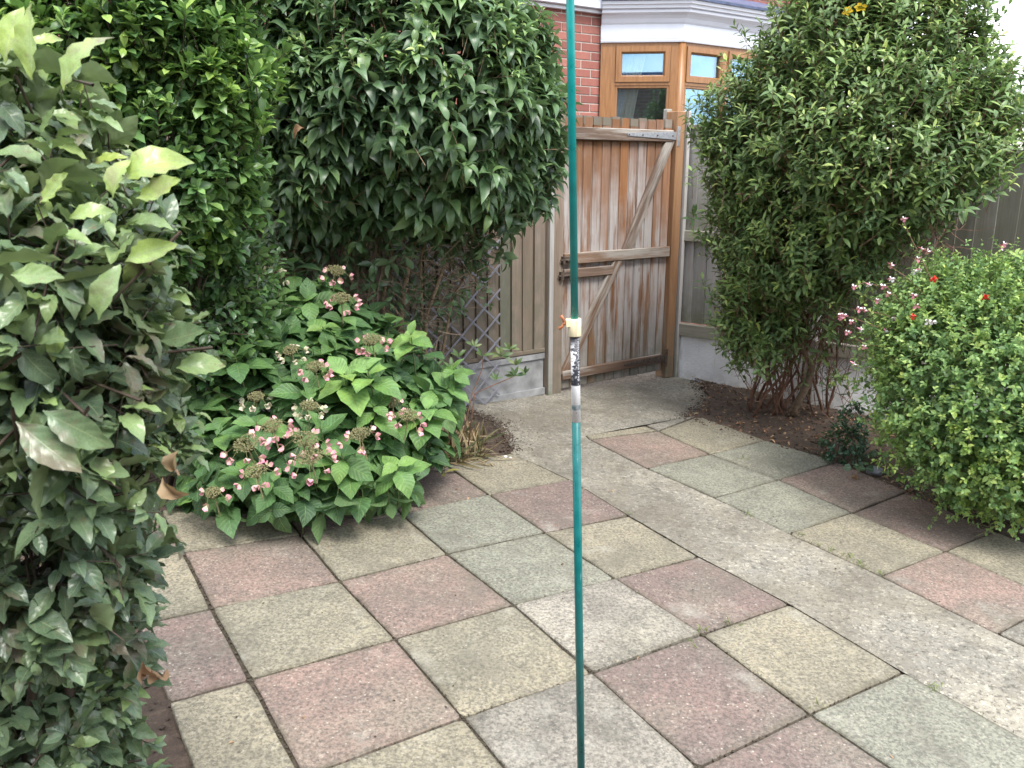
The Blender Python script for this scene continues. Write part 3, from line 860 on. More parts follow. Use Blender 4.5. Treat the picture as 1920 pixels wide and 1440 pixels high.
# latch: two rusty bolts
lt = Buf()
lt.box(-.01, .05, -.056, -.047, .905, .945); lt.tube([(-.045, -.062, .925), (.07, -.062, .925)], [.007, .007], 8)
lt.tube([(.01, -.062, .925), (.01, -.085, .915)], [.006, .006], 8)
lt.box(-.03, -.012, -.07, -.047, .90, .95)
lt.obj('latch', m_rust, gate, False)
lt = Buf()
lt.box(-.02, .045, -.056, -.047, .80, .845); lt.tube([(-.06, -.062, .822), (.05, -.062, .822)], [.008, .008], 8)
lt.tube([(.05 + .018 * math.cos(a), -.062 - .0, .80 + .018 * math.sin(a)) for a in np.linspace(0, 6.28, 10)], [.0035] * 10, 5)
lt.box(-.045, -.022, -.07, -.047, .795, .85)
lt.obj('latch', m_rust, gate)

p2 = meshobj('gate_post', box_mesh('gate_post', 0, .078, -.05, .06, -.02, 1.90, m_brownpost, .004)); p2.location = (*gate_pt(1.12), 0); p2.rotation_euler = (0, 0, GA)
tag(p2, 'orange brown timber gate post on the hinge side of the gate', 'gate post')
p3 = meshobj('fence_post', box_mesh('fence_post', 0, .03, -.065, .04, -.03, 1.905, m_grey, .004)); p3.location = (*gate_pt(1.212), 0); p3.rotation_euler = (0, 0, GA)
tag(p3, 'narrow silver grey timber post between the gate post and the right fence', 'fence post')
p4 = meshobj('timber_block', box_mesh('timber_block', 0, .05, -.0, .04, 0, .12, m_grey, .004)); p4.location = (*(gate_pt(1.06) + np.array([.02, .085])), 1.80); p4.rotation_euler = (0, 0, GA)
tag(p4, 'small pale timber offcut standing up behind the top of the gate', 'timber')

# ------------------------------------------------------------------ right fence and white wall
FA = math.radians(-40)
fr = empty('wooden_fence', (*FB, 0), FA)
tag(fr, 'silver grey close board fence on the white wall, behind the tall shrub on the right', 'fence')
frb = [feather_board(.112, h, mt) for h, mt in ((1.45, m_grey), (1.25, m_fencegrn))]
frs = [feather_board(.112, h, mt) for h, mt in ((.72, m_grey), (.66, m_grey))]
x = .03; k = 0
while x < 1.0:
    add_part('board', frs[0], fr, (x, .01, 1.075)); add_part('board', frs[1], fr, (x + .002, .01, .395)); x += .104; k += 1
x = 1.12
while x < 3.6:
    o = add_part('board', frb[1], fr, (x, .012 + random.uniform(-.002, .002), .34), (0, math.radians(random.uniform(-.3, .3)), 0)); x += .104
add_part('rail', box_mesh('rail', .02, 1.02, -.045, .005, 1.0, 1.075, m_greyrail), fr)
add_part('rail', box_mesh('rail', .02, 3.6, -.05, .005, .30, .39, m_greyrail), fr, (0, 0, 0), (0, math.radians(.0), 0))
add_part('capping', box_mesh('capping', .0, 1.03, -.03, .045, 1.79, 1.812, m_greyrail), fr)
add_part('capping', box_mesh('capping', 1.1, 3.6, -.03, .045, 1.59, 1.612, m_greyrail), fr)
add_part('post', box_mesh('post', 1.025, 1.1, -.05, .05, 0, 1.84, m_grey), fr)
pc = Buf(); pc.box(.015, .06, -.035, .0, 1.75, 1.80); pc.obj('post_cap', m_upvc, fr)
gwl = empty('garden_wall', (*FB, 0), FA)
tag(gwl, 'low white painted roughcast wall under the right fence', 'wall')
bm = bmesh.new()
nx, nzv = 120, 12
VV = [bm.verts.new((3.6 * i / nx, -.02 + random.uniform(-.0025, .0025), -.30 + .60 * j / nzv)) for j in range(nzv + 1) for i in range(nx + 1)]
for j in range(nzv):
    for i in range(nx):
        bm.faces.new((VV[j * (nx + 1) + i], VV[j * (nx + 1) + i + 1], VV[(j + 1) * (nx + 1) + i + 1], VV[(j + 1) * (nx + 1) + i]))
me = bpy.data.meshes.new('render'); bm.to_mesh(me); bm.free()
for p in me.polygons: p.use_smooth = True
mw = M('white_roughcast'); v = mw.coord()
nn = mw.noise(v, 55, 5, .7)
bs = mw.mix(mw.step(mw.noise(v, 4, 5), .45, .7), c4(.86, .87, .89), c4(.74, .75, .77))
z = mw.new('SeparateXYZ', Vector=v).outputs[2]
bs = mw.mix(mw.math('MULTIPLY', mw.step(z, -.10, .06, .7, 0), mw.step(mw.noise(v, 20, 4), .35, .6)), bs, c4(.30, .27, .22))
bs = mw.mix(mw.step(mw.noise(mw.mapping(v, (6, 1, .6)), 6, 4), .63, .70, 0, .35), bs, c4(.42, .36, .25))
mw.col(bs); mw.rough(.9); mw.bump(nn, .9, .008)
me.materials.append(mw.m)
add_part('render', me, gwl)
add_part('wall_core', box_mesh('wall_core', 0, 3.6, -.016, .09, -.3, .298, m_white, 0), gwl)

# ------------------------------------------------------------------ trellis (expanding plastic lattice leaning on the fence)
tr = empty('trellis', (*(gate_pt(-.4) + np.array([gd[1], -gd[0]]) * .05), .0), GA)
tag(tr, 'grey plastic diamond lattice trellis leaning on the fence behind the hydrangea', 'trellis')
u0, u1, z0, z1 = -.74, .0, .05, 1.13
dx, dz = .155, .155
slope = .93
for sgn in (1, -1):
    k = -12
    while k < 14:
        # line z = z0 + sgn*slope*(x-u0) + k*dz
        c = z0 + .03 + k * dz if sgn > 0 else z0 + .045 + k * dz
        xs_ = []
        f = (lambda X: c + slope * (X - u0)) if sgn > 0 else (lambda X: c + slope * (u1 - X))
        ts = np.linspace(u0, u1, 200); zs = np.array([f(t) for t in ts]); ok = (zs > z0) & (zs < z1)
        if ok.sum() > 12:
            xa, xb = ts[ok][0], ts[ok][-1]; za, zb = f(xa), f(xb)
            L = math.hypot(xb - xa, zb - za); a = math.atan2(zb - za, xb - xa)
            off = -.008 if sgn > 0 else 0
            add_part('slat', box_mesh('slat', -.012, L + .012, off - .007, off, -.0065, .0065, m_plastic, .0015), tr, (xa, 0, za), (0, -a, 0))
        k += 1

# ------------------------------------------------------------------ house beyond the gate
HA = math.radians(33)
HO = np.array([.82, 8.202])
hw = np.array([math.cos(HA), math.sin(HA)])
house = empty('house', (*HO, 0), HA)
tag(house, 'red brick house beyond the gate with a white corniced bay window', 'house')
mb = M('red_brick'); v = mb.rndvec(mb.coord())
r_ = mb.new('ObjectInfo').outputs['Random']
base = mb.ramp(r_, [(0, (.21, .075, .06)), (.5, (.29, .105, .08)), (1, (.36, .15, .115))])
base = mb.mix(mb.step(mb.noise(v, 30, 6, .7), .45, .75, 0, .55), base, c4(.19, .06, .05))
mb.col(base); mb.rough(.8); mb.bump(mb.noise(v, 90, 4, .7), .4, .003)
m_mortar = plain('lime_mortar', (.42, .38, .33), .95, .2, 40)
wall_o = add_part('wall', box_mesh('wall', -6, .0, .004, .30, -.3, 5.2, m_mortar, 0), house)
bme = box_mesh('brick', 0, .215, -.002, .05, 0, .065, mb.m, .003)
bhe = box_mesh('brick', 0, .1025, -.002, .05, 0, .065, mb.m, .003)
cnt = 0
lo = Buf()
for row in range(-4, 62):
    z = row * .075 + .004
    if z > 4.9: break
    xx = -.225 if row % 2 else -.1125
    first = True
    vis_row = 1.78 < z < 2.90
    x = 0.0
    if row % 2:
        x -= .1125
        if vis_row: add_part('brick', bhe, wall_o, (x + .005, 0, z)); cnt += 1
        else: lo.box(x + .005, x + .1075, -.002, .05, z, z + .065)
    while x > -5.9:
        x -= .225
        if vis_row and x > -3.0:
            o = add_part('brick', bme, wall_o, (x + .005, random.uniform(-.0015, .0015), z)); cnt += 1
        else: lo.box(x + .005, x + .22, -.002, .05, z, z + .065)
lo_o = lo.obj('brickwork', mb.m, wall_o); tag(lo_o, kind='stuff')
add_part('fascia', box_mesh('fascia', -6, -.03, -.10, .0, 2.905, 3.02, m_upvc, .004), house)
bf = Buf()
bf.box(-6, -.03, -.135, -.0, 3.0235, 3.06); bf.box(-6, -.03, -.05, .0, 2.875, 2.902)
bf.obj('moulding', m_upvc, house)
add_part('roof', box_mesh('roof', -6, -.2, -.16, .3, 3.063, 3.09, m_lead, .004), house)

# bay, in world directions: left facet runs along +X, front facet at 35 degrees
F2 = math.radians(35)
B0 = HO.copy(); F1 = math.radians(-4); B1 = B0 + np.array([math.cos(F1), math.sin(F1)]) * .735; B2 = B1 + np.array([math.cos(F2), math.sin(F2)]) * 1.75
B3 = B2 + np.array([math.cos(math.radians(72)), math.sin(math.radians(72))]) * .75
def to_house(p):
    d = p - HO; return np.array([d @ hw, -(d[0] * hw[1] - d[1] * hw[0])])
hb = [to_house(p) for p in (B0, B1, B2, B3)]
def offset_poly(pts, o):
    """offset an open polyline outwards (towards the street side)"""
    res = []
    for i, p in enumerate(pts):
        ds = []
        if i > 0: ds.append((p - pts[i - 1]) / np.linalg.norm(p - pts[i - 1]))
        if i < len(pts) - 1: ds.append((pts[i + 1] - p) / np.linalg.norm(pts[i + 1] - p))
        ns = [np.array([d[1], -d[0]]) for d in ds]
        nn_ = sum(ns); nn_ = nn_ / np.linalg.norm(nn_)
        res.append(p + nn_ * o / max(.3, nn_ @ ns[0]))
    return res
def sweep(profile, name, mat, pts=hb):
    """profile [(out, z)] swept along the bay outline"""
    lines = [offset_poly(pts, o) for o, z in profile]
    V = []; Fc = []
    k = len(pts)
    for (o, z), ln in zip(profile, lines):
        V += [(p[0], p[1], z) for p in ln]
    m = len(profile)
    for a in range(m):
        b = (a + 1) % m
        for i in range(k - 1): Fc.append((a * k + i, a * k + i + 1, b * k + i + 1, b * k + i))
    Fc.append(tuple(a * k for a in range(m))); Fc.append(tuple(a * k + k - 1 for a in range(m))[::-1])
    return add_part(name, from_py(name, V, Fc, mat), house)
# cornice in stepped mouldings
o = sweep([(-.05, 2.632), (.05, 2.632), (.055, 2.648), (.045, 2.652), (.05, 2.668), (.038, 2.674), (.036, 2.785), (.05, 2.80), (.062, 2.83), (.085, 2.855), (.125, 2.872), (.13, 2.892), (.12, 2.896), (.145, 2.905), (.15, 2.93), (.165, 2.935), (.17, 2.962), (-.05, 2.962)], 'cornice', m_upvc)
sweep([(-.05, 2.9635), (.185, 2.9635), (.19, 2.985), (.05, 3.03), (-.45, 3.20), (-.45, 2.97)], 'bay_roof', m_lead)
for t in np.linspace(.05, 1.7, 9):
    pass
# upper wall above the bay roof
add_part('upper_wall', box_mesh('upper_wall', .0, 4.2, .35, .60, 2.9, 5.2, m_mortar, 0), house)
lo = Buf()
for row in range(40, 66):
    x = 0 - (.1125 if row % 2 else 0)
    while x < 4.0: lo.box(max(0, x) + .005, x + .22, .342, .36, row * .075, row * .075 + .065); x += .225
tag(lo.obj('brickwork', mb.m, house), kind='stuff')

mo = M('oak_grain_plastic'); v = mo.rndvec(mo.coord())
g = mo.noise(mo.mapping(v, (1, 1, .08)), 60, 5, .6, .5)
mo.col(mo.mix(mo.step(g, .3, .7), c4(.20, .088, .03), c4(.33, .16, .06))); mo.rough(.38); mo.bump(g, .1, .001)
m_oak = mo.m
mg = M('window_glass'); mg.n.remove(mg.bs)
gl = mg.new('BsdfGlossy', Color=c4(.55, .80, 1), Roughness=.015); trn = mg.new('BsdfTransparent', Color=c4(.82, .85, .85))  # blue of the mirrored sky is put into the gloss colour
lw = mg.new('LayerWeight', Blend=.35); fac = mg.math('ADD', mg.math('MULTIPLY', lw.outputs['Fresnel'], .6), .22, True)
ms = mg.new('MixShader', Fac=fac); mg.l.new(trn.outputs[0], ms.inputs[1]); mg.l.new(gl.outputs[0], ms.inputs[2]); mg.l.new(ms.outputs[0], mg.out.inputs[0])
m_glass = mg.m
m_curtain = plain('cream_curtain', (.80, .74, .60), .9, .1, 30)
m_net = plain('white_net_curtain', (.88, .89, .90), .9, .06, 30)
m_room = plain('dim_room_wall', (.10, .09, .08), .9, .1, 10)

def frame(origin, ang, x0, x1, z0, z1, t, dep=.06, mat=None, out=.0):
    """four mitred members and a bevelled inner lip, local frame on a facet; returns empty-free mesh"""
    b = Buf()
    y0, y1 = -dep / 2 - out, dep / 2
    o = [(x0, z0), (x1, z0), (x1, z1), (x0, z1)]; i = [(x0 + t, z0 + t), (x1 - t, z0 + t), (x1 - t, z1 - t), (x0 + t, z1 - t)]
    j = [(x0 + t * 1.28, z0 + t * 1.28), (x1 - t * 1.28, z0 + t * 1.28), (x1 - t * 1.28, z1 - t * 1.28), (x0 + t * 1.28, z1 - t * 1.28)]
    V = [(p[0], y0, p[1]) for p in o] + [(p[0], y0, p[1]) for p in i] + [(p[0], y0 + .02, p[1]) for p in j] + [(p[0], y1, p[1]) for p in j] + [(p[0], y1, p[1]) for p in o]
    Fc = []
    for a, b2 in ((0, 4), (4, 8), (8, 12), (12, 16), (16, 0)):
        for k in range(4): Fc.append((a + k, a + (k + 1) % 4, b2 + (k + 1) % 4, b2 + k))
    me = bpy.data.meshes.new('frame'); me.from_pydata(V, [], Fc); me.update(); me.materials.append(m_oak)
    return me
def facet(origin, ang, width, lights, label):
    """a facet of the bay: window part with sashes and panes as sub-parts"""
    oh = to_house(origin)
    loc = (oh[0], oh[1], 0); rz = ang - HA
    zb, zt = 1.05, 2.632
    me = Buf()
    me.box(0, width, -.03, .03, zb, zb + .06); me.box(0, width, -.03, .03, zt - .035, zt - .001)
    xs_ = [0]
    for (x0, x1) in lights:
        pass
    edges = [0] + [e for l in lights for e in l] + [width]
    for a in range(0, len(edges), 2):
        if edges[a + 1] - edges[a] > .002: me.box(edges[a], edges[a + 1], -.034, .034, zb + .0605, zt - .036)
    for (x0, x1) in lights: me.box(x0, x1, -.034, .034, 2.262, 2.286)
    win = me.obj('window', m_oak, house); win.location = loc; win.rotation_euler = (0, 0, rz)
    for (x0, x1) in lights:
        s1 = add_part('sash', frame(None, 0, x0 + .004, x1 - .004, 2.290, 2.600, .047, .05, out=.02), win)
        pane = box_mesh('pane', x0 + .062, x1 - .062, -.006, .006, 2.348, 2.542, m_glass, 0); add_part('pane', pane, win)
        add_part('bead', frame(None, 0, x0, x1, zb + .06, 2.262, .022, .05), win)
        pane = box_mesh('pane', x0 + .026, x1 - .026, -.006, .006, zb + .087, 2.236, m_glass, 0); add_part('pane', pane, win)
    return win
wA = facet(B0, F1, .733, [(.135, .64)], '')
wB = facet(B1, F2, 1.74, [(.035, .565), (.60, 1.13), (1.16, 1.70)], '')
wC = facet(B2, math.radians(72), .75, [(.08, .66)], '')
# corner covers
for p in (B1, B2):
    q = to_house(p); b = Buf(); b.tube([(q[0], q[1], 1.05), (q[0], q[1], 2.63)], [.045, .045], 10); b.obj('corner_post', m_oak, house, True)
sweep([(-.1, -.3), (.03, -.3), (.03, .98), (.07, .985), (.07, 1.045), (-.1, 1.045)], 'bay_base', mb.m)
# curtains tied back behind the left facet
def curtain(x0t, x1t, x0b, x1b, zt, zb, y, mat, folds, amp, name):
    V = []; Fc = []; nxx, nzz = 40, 8
    for j in range(nzz + 1):
        t = j / nzz; xa = x0t + (x0b - x0t) * t ** .8; xb = x1t + (x1b - x1t) * t ** .8; z = zt + (zb - zt) * t
        for i in range(nxx + 1):
            s = i / nxx; V.append((xa + (xb - xa) * s, y + amp * math.sin(s * folds * 6.28), z))
    for j in range(nzz):
        for i in range(nxx): a = j * (nxx + 1) + i; Fc.append((a, a + 1, a + nxx + 2, a + nxx + 1))
    me = from_py(name, V, Fc, mat, True)
    o = meshobj(name, me, wA); return o
curtain(.14, .37, .10, .22, 2.60, 1.9, .062, m_net, 6, .008, 'net_curtain')
curtain(.32, .44, .20, .31, 2.60, 1.9, .052, m_curtain, 3, .009, 'curtain')
# room behind the glass
q1 = [to_house(p) for p in (B0 + np.array([.05, 1.9]), B2 + np.array([.2, 1.7]))]
rb = Buf(); rb.box(.15, 4.0, 1.9, 2.0, .9, 2.9); rb.box(.15, 4.0, .62, 1.9, 2.70, 2.74); rb.box(.15, 4.0, .62, 1.9, .9, .95); rb.box(.05, .12, .30, 2.0, .9, 2.85)
rb.obj('room', m_room, house)

# building on the near side (seen only mirrored in the lower panes)
nb_ = empty('brick_building', (0, -4.2, 0)); tag(nb_, 'low brown brick building behind the viewpoint, mirrored in the bay window', 'building')
mbb = M('brown_brickwork'); v = mbb.coord()
bt = mbb.new('TexBrick', Vector=mbb.new('CombineXYZ', X=mbb.new('SeparateXYZ', Vector=v).outputs[0], Y=mbb.new('SeparateXYZ', Vector=v).outputs[2]).outputs[0], Color1=c4(.13, .075, .05), Color2=c4(.17, .10, .07), Mortar=c4(.26, .22, .18), Scale=1.0)
bt.inputs['Brick Width'].default_value = .225; bt.inputs['Row Height'].default_value = .075; bt.inputs['Mortar Size'].default_value = .006
mbb.col(bt.outputs['Color']); mbb.rough(.9)
add_part('wall', box_mesh('wall', -7, 7, -3, 0, -1, 3.55, mbb.m, 0), nb_)
add_part('roof', box_mesh('roof', -7.2, 7.2, -3.2, .15, 3.552, 3.68, m_lead, .01), nb_)

# ------------------------------------------------------------------ clothes prop
ptop = at(1070, 0, 1.66) + (at(1070, 0, 1.66) - at(1071, 60, 1.66)) * 5
pbot = at(1089.5, 1440, 1.70); 
pd = nrm(ptop - pbot)
# extend down to the ground
tt = (gz(pbot[0], pbot[1]) - pbot[2]) / pd[2]; pfoot = pbot + pd * tt
prop = empty('line_prop', tuple(pfoot)); tag(prop, 'teal telescopic washing line prop with a cream clamp, standing in the foreground', 'line prop')
prop.rotation_mode = 'QUATERNION'
prop.rotation_quaternion = Vector(tuple(pd)).to_track_quat('Z', 'Y')
# rotation about own axis so that local -Y faces the camera
bpy.context.view_layer.update()
def along(py):    # distance along the pole of an image height
    best = None
    for t in np.linspace(0, 2.4, 2401):
        P = pfoot + pd * t; d = P - CP; y = 720 - F_PX * (d @ UV_) / (d @ FV)
        if best is None or abs(y - py) < best[0]: best = (abs(y - py), t)
    return best[1]
mtx = prop.matrix_world.to_3x3()
def tube_part(name, z0, z1, r, mat, sides=24, prof=None):
    prof = prof or [(0, r), (1, r)]
    V, Fc = tube_geo([(0, 0, z0 + (z1 - z0) * t) for t, _ in prof], [q for _, q in prof], sides)
    o = meshobj(name, from_py(name, V, Fc, mat, True), prop)
    for p in o.data.polygons:
        if len(p.vertices) > 4: p.use_smooth = False
    return o
zc0, zc1 = along(628), along(597)
zb1, zl1, zl0 = along(628), along(722), along(790)
r_lo, r_up = .0091, .0077
tube_part('lower_tube', 0.0, zc0, r_lo, m_teal)
tube_part('upper_tube', zc1 - .01, 2.35, r_up, m_teal2)
tube_part('foot', -.002, .03, r_lo + .0012, m_darktwig)
# cream clamp: collar with lug on the left
cl_ = tube_part('clamp', zc0 - .002, zc1, .0132, m_cream, 28, [(0, .0128), (.02, .0132), (.98, .0132), (1, .0125)])
inv = mtx.inverted()
left = inv @ Vector((-1, 0, 0)); left.z = 0; left.normalize()
fwd = inv @ Vector((0, -1, 0)); fwd.z = 0; fwd.normalize()
def lf(a, b, z): return (left * a + fwd * b + Vector((0, 0, z)))
def oriented_box(a0, a1, b0, b1, z0, z1, name, mat, bev=.001):
    me = box_mesh(name, a0, a1, b0, b1, z0, z1, mat, bev)
    for v_ in me.vertices: v_.co = lf(v_.co.x, v_.co.y, v_.co.z)
    o = meshobj(name, me, prop); return o
hz = zc1 - zc0
oriented_box(.008, .0185, -.006, .009, zc0 + hz * .52, zc1 - .0003, 'clamp_lug', m_cream)
oriented_box(-.004, -.0015, .0125, .0142, zc0 + .001, zc1 - .001, 'seam', m_cream, .0003)
wn_ = Buf()
zm = zc0 + hz * .72
wn_.tube([lf(.0185, .001, zm), lf(.0245, .001, zm)], [.0042, .0036], 12)
wn_.tube([lf(.0225, .001, zm), lf(.0235, .002, zm + .010), lf(.0285, .002, zm + .0165)], [.0028, .0028, .0038], 8)
wn_.tube([lf(.0225, .001, zm), lf(.0255, .001, zm - .006), lf(.0330, .001, zm - .0105)], [.0028, .0028, .0040], 8)
wn_.obj('wing_nut', m_tan, prop, True)
# worn paper sleeve: black band above, white below
ml = M('worn_sleeve'); v = ml.coord()
zz = ml.new('SeparateXYZ', Vector=v).outputs[2]
fl1 = ml.noise(v, 260, 5, .7); fl2 = ml.noise(v, 90, 4, .6)
black = ml.step(zz, zl1 - .001, zl1 + .001)
xl = ml.new('VectorMath', _operation='DOT_PRODUCT', i0=v, i1=tuple(left)).outputs['Value']
peel_zone = ml.math('ADD', ml.math('MULTIPLY', ml.math('SUBTRACT', xl, .003), 40), ml.math('MULTIPLY', ml.math('SUBTRACT', fl2, .5), 2.2))
band = ml.math('MULTIPLY', ml.step(zz, zl1 + .012, zl1 + .03), ml.step(zz, zc0 - .012, zc0 - .03))
peel = ml.math('MULTIPLY', ml.step(ml.math('ADD', peel_zone, ml.math('SUBTRACT', fl1, .5)), .03, .07), band)
peel2 = ml.math('MULTIPLY', ml.step(fl1, .60, .62), ml.step(zz, zl1 + .05, zl1 + .0, .25, 1))
col = ml.mix(black, c4(.80, .82, .84), c4(.022, .024, .035))
col = ml.mix(ml.math('MULTIPLY', ml.math('MAXIMUM', peel, peel2), black), col, c4(.62, .63, .65))
z2 = ml.math('MULTIPLY', ml.step(zz, along(768), along(766)), ml.step(zz, along(759), along(757), 1, 0))
col = ml.mix(ml.math('MULTIPLY', ml.math('SUBTRACT', 1.0, black), ml.math('MULTIPLY', z2, ml.step(fl2, .35, .6, .35, .9))), col, c4(.13, .30, .36))
col = ml.mix(ml.math('MULTIPLY', ml.math('SUBTRACT', 1.0, black), ml.step(fl1, .64, .68, 0, .75)), col, c4(.12, .13, .16))
ml.col(col); ml.rough(.5); ml.bump(fl1, .2, .0004)
lab = tube_part('sleeve', zl0, zc0 - .0022, r_lo + .0004, ml.m, 28)
# lettering wrapped round the sleeve, reading downwards
def wrap_text(txt, size, z_start, ang_deg, mat, name='lettering', r=r_lo + .0006, stretch=1.0):
    cu = bpy.data.curves.new('lettering', 'FONT'); cu.body = txt; cu.size = size; cu.resolution_u = 2
    to = bpy.data.objects.new('lettering', cu); C.objects.link(to)
    bpy.context.view_layer.update()
    me = bpy.data.meshes.new_from_object(to.evaluated_get(bpy.context.evaluated_depsgraph_get()))
    bpy.data.objects.remove(to)
    bm = bmesh.new(); bm.from_mesh(me)
    bmesh.ops.triangulate(bm, faces=bm.faces[:])
    for yc in np.arange(-.004, .012, .0011):
        bmesh.ops.bisect_plane(bm, geom=bm.verts[:] + bm.edges[:] + bm.faces[:], plane_co=(0, float(yc), 0), plane_no=(0, 1, 0))
    for v_ in bm.verts:
        x_, y_ = v_.co.x * stretch, v_.co.y
        a = math.radians(ang_deg) + (y_ / r)
        p = lf(-r * math.sin(a), r * math.cos(a), z_start - x_)
        v_.co = p
    bm.to_mesh(me); bm.free(); me.materials.clear(); me.materials.append(mat)
    me.name = name
    o = meshobj(name, me, prop); return o
m_ink = plain('white_print', (.75, .76, .78), .5, .05, 30, bump=0)
wrap_text('Telescopic Line Prop', .0078, zc0 - .004, 28, m_ink, stretch=1.0 * (zc0 - zl1) * .93 / .071)
m_inkd = plain('dark_print', (.05, .06, .08), .5, .05, 30, bump=0)
wrap_text('A', .0045, along(771), -8, m_inkd, 'printed_mark')

# ------------------------------------------------------------------ plants
def in_front(P, mn):      # drop points too near the lens
    return (P - CP) @ FV > mn

# --- tall golden green shrub on the right (narrow leaves in opposite pairs)
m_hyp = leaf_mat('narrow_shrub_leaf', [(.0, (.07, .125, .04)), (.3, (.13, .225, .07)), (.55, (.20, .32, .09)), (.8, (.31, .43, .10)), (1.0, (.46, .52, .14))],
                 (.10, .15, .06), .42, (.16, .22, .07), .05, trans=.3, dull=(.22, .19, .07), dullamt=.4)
t_hyp = [leaf_tmpl(4, .31, .48, .16, c, tip=1.1, phase=i) for i, c in enumerate((.3, .7, .1, .9))]
hy_blobs = blob_px([(1570, 130, 4.70, 150, 170), (1680, 90, 4.65, 150, 160), (1650, 250, 4.45, 210, 170), (1790, 200, 4.4, 120, 100), (1440, 250, 4.9, 125, 130), (1420, 400, 4.95, 78, 150),
                    (1540, 400, 4.75, 150, 150), (1690, 370, 4.65, 70, 60), (1430, 570, 5.05, 76, 100), (1520, 500, 5.0, 100, 50), (1840, 230, 4.3, 60, 70), (1425, 190, 5.0, 60, 50), (1640, -50, 4.8, 150, 110)])
hb0 = np.array([1.93, 5.20]); hbase = (hb0[0], hb0[1], gz(*hb0))
pl = Plant('tall_shrub', hbase, 'tall bushy shrub with narrow golden green leaves over bare reddish stems at the right fence', 'shrub', m_hyp, t_hyp)
P, N = sample_blobs(hy_blobs, 3300, .06, .25)
shoots(pl, P, N, .058, 5, .022, 66, .95, .9, .38, .0, .8, (.12, .58), .32, .25, .0018)
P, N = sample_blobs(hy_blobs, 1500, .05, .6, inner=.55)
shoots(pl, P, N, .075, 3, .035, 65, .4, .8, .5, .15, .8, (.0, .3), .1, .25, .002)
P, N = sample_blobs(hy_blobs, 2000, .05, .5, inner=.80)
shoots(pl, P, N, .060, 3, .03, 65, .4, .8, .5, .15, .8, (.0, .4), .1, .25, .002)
# loose spires on top and to the right
P, N = sample_blobs(blob_px([(1790, 130, 4.4, 90, 80), (1850, 190, 4.3, 60, 60), (1400, 170, 5.0, 50, 40), (1500, 60, 4.8, 60, 50)]), 95, .03, .6)
shoots(pl, P, N, .062, 7, .036, 60, 1.3, .5, .3, .1, .6, (.3, .7), .25, .2, .0016)
# sparse leaves low on the bare stems
P, N = sample_blobs(blob_px([(1430, 650, 5.0, 70, 60), (1520, 620, 5.0, 90, 60), (1610, 610, 5.05, 60, 60), (1560, 700, 5.1, 30, 40)]), 110, .05, .5)
shoots(pl, P, N, .055, 3, .03, 65, .5, .8, .5, .1, .8, (.15, .55), .2, .3, .0018)
# stems fanning up from the ground
def base_pt(px, py): return gpt(px, py, -.02)
for k in range(26):
    b = base_pt(rng.uniform(1400, 1560), rng.uniform(755, 792)); c, r = hy_blobs[rng.integers(3, 10)]
    e = c + rng.normal(0, .35, 3) * r; e[1] = max(e[1], 4.6)
    e2 = at(rng.uniform(1350, 1660), rng.uniform(380, 560), rng.uniform(4.8, 5.2))
    pl.stem(wiggle(b, e2, 7, .025), rng.uniform(.006, .012), .003, m_redtwig, 5)
tw = Buf()
trunk = [gpt(1490, 785, -.03), at(1488, 768, 5.12), at(1515, 720, 5.1), at(1522, 685, 5.1), at(1502, 650, 5.1), at(1510, 600, 5.05), at(1560, 530, 5.0), at(1630, 440, 4.8), at(1680, 380, 4.65)]
pl.stem(trunk, .028, .008, m_bark, 8, 'trunk')
pl.stem([trunk[4], at(1460, 560, 5.0), at(1430, 480, 5.0)], .014, .005, m_bark, 6)
pl.stem([trunk[5], at(1600, 520, 5.0), at(1660, 430, 4.8), at(1740, 380, 4.6)], .013, .004, m_bark, 6)
for k in range(420):
    x = rng.uniform(1365, 1650); y = rng.uniform(450, 770)
    x = 1490 + (x - 1490) * (1 - .35 * (y - 450) / 320)
    a = at(x, y, rng.uniform(4.8, 5.4))
    b = a + np.array([rng.normal(0, .05), rng.normal(0, .05), rng.uniform(.08, .25)])
    if k % 3 == 0: b = a + rng.normal(0, .07, 3)
    tw.tube([a - pl.base, (a + b) / 2 + rng.normal(0, .012, 3) - pl.base, b - pl.base], [.0025, .002, .0012], 3, False)
for k in range(260):
    a = at(rng.uniform(1640, 1780), rng.uniform(330, 480), rng.uniform(4.5, 5.0)); b = a + rng.normal(0, .09, 3)
    tw.tube([a - pl.base, (a + b) / 2 + rng.normal(0, .02, 3) - pl.base, b - pl.base], [.0022, .0018, .001], 3, False)
tag(tw.obj('bare_twigs', m_redtwig, pl.root), kind='stuff')
pl.finish(m_redtwig)
# yellow flower on top
m_yel = plain('yellow_petal', (.80, .52, .02), .6, .1, 30)
pc_ = leaf_tmpl(4, .7, .6, .15, .6)
def flower_obj(name, parent, pos, base, L, npet, mat, D=(0, 0, 1), droop=.3, uplift=60):
    D = nrm(np.array(D, float)); q0 = nrm(np.cross(D, [.3, .8, .1])); q1 = np.cross(D, q0)
    Y = []; Z = []
    for k in range(npet):
        a = 2 * math.pi * k / npet + rng.normal(0, .1); q = q0 * math.cos(a) + q1 * math.sin(a); al = math.radians(uplift + rng.normal(0, 8))
        Y.append(D * math.cos(al) + q * math.sin(al)); Z.append(D * math.sin(al) - q * math.cos(al))
    Y = nrm(np.array(Y)); Z = np.array(Z); X = nrm(np.cross(Y, Z)); Z = np.cross(X, Y)
    me = leaves_mesh(name, [pc_], np.zeros(npet, int), np.stack([X, Y, Z], -1), np.zeros((npet, 3)), np.full(npet, L) * rng.uniform(.85, 1.1, npet), rng.random(npet), mat)
    o = meshobj(name, me, parent); o.location = tuple(np.array(pos) - base); return o
fp = at(1612, 16, 4.35)
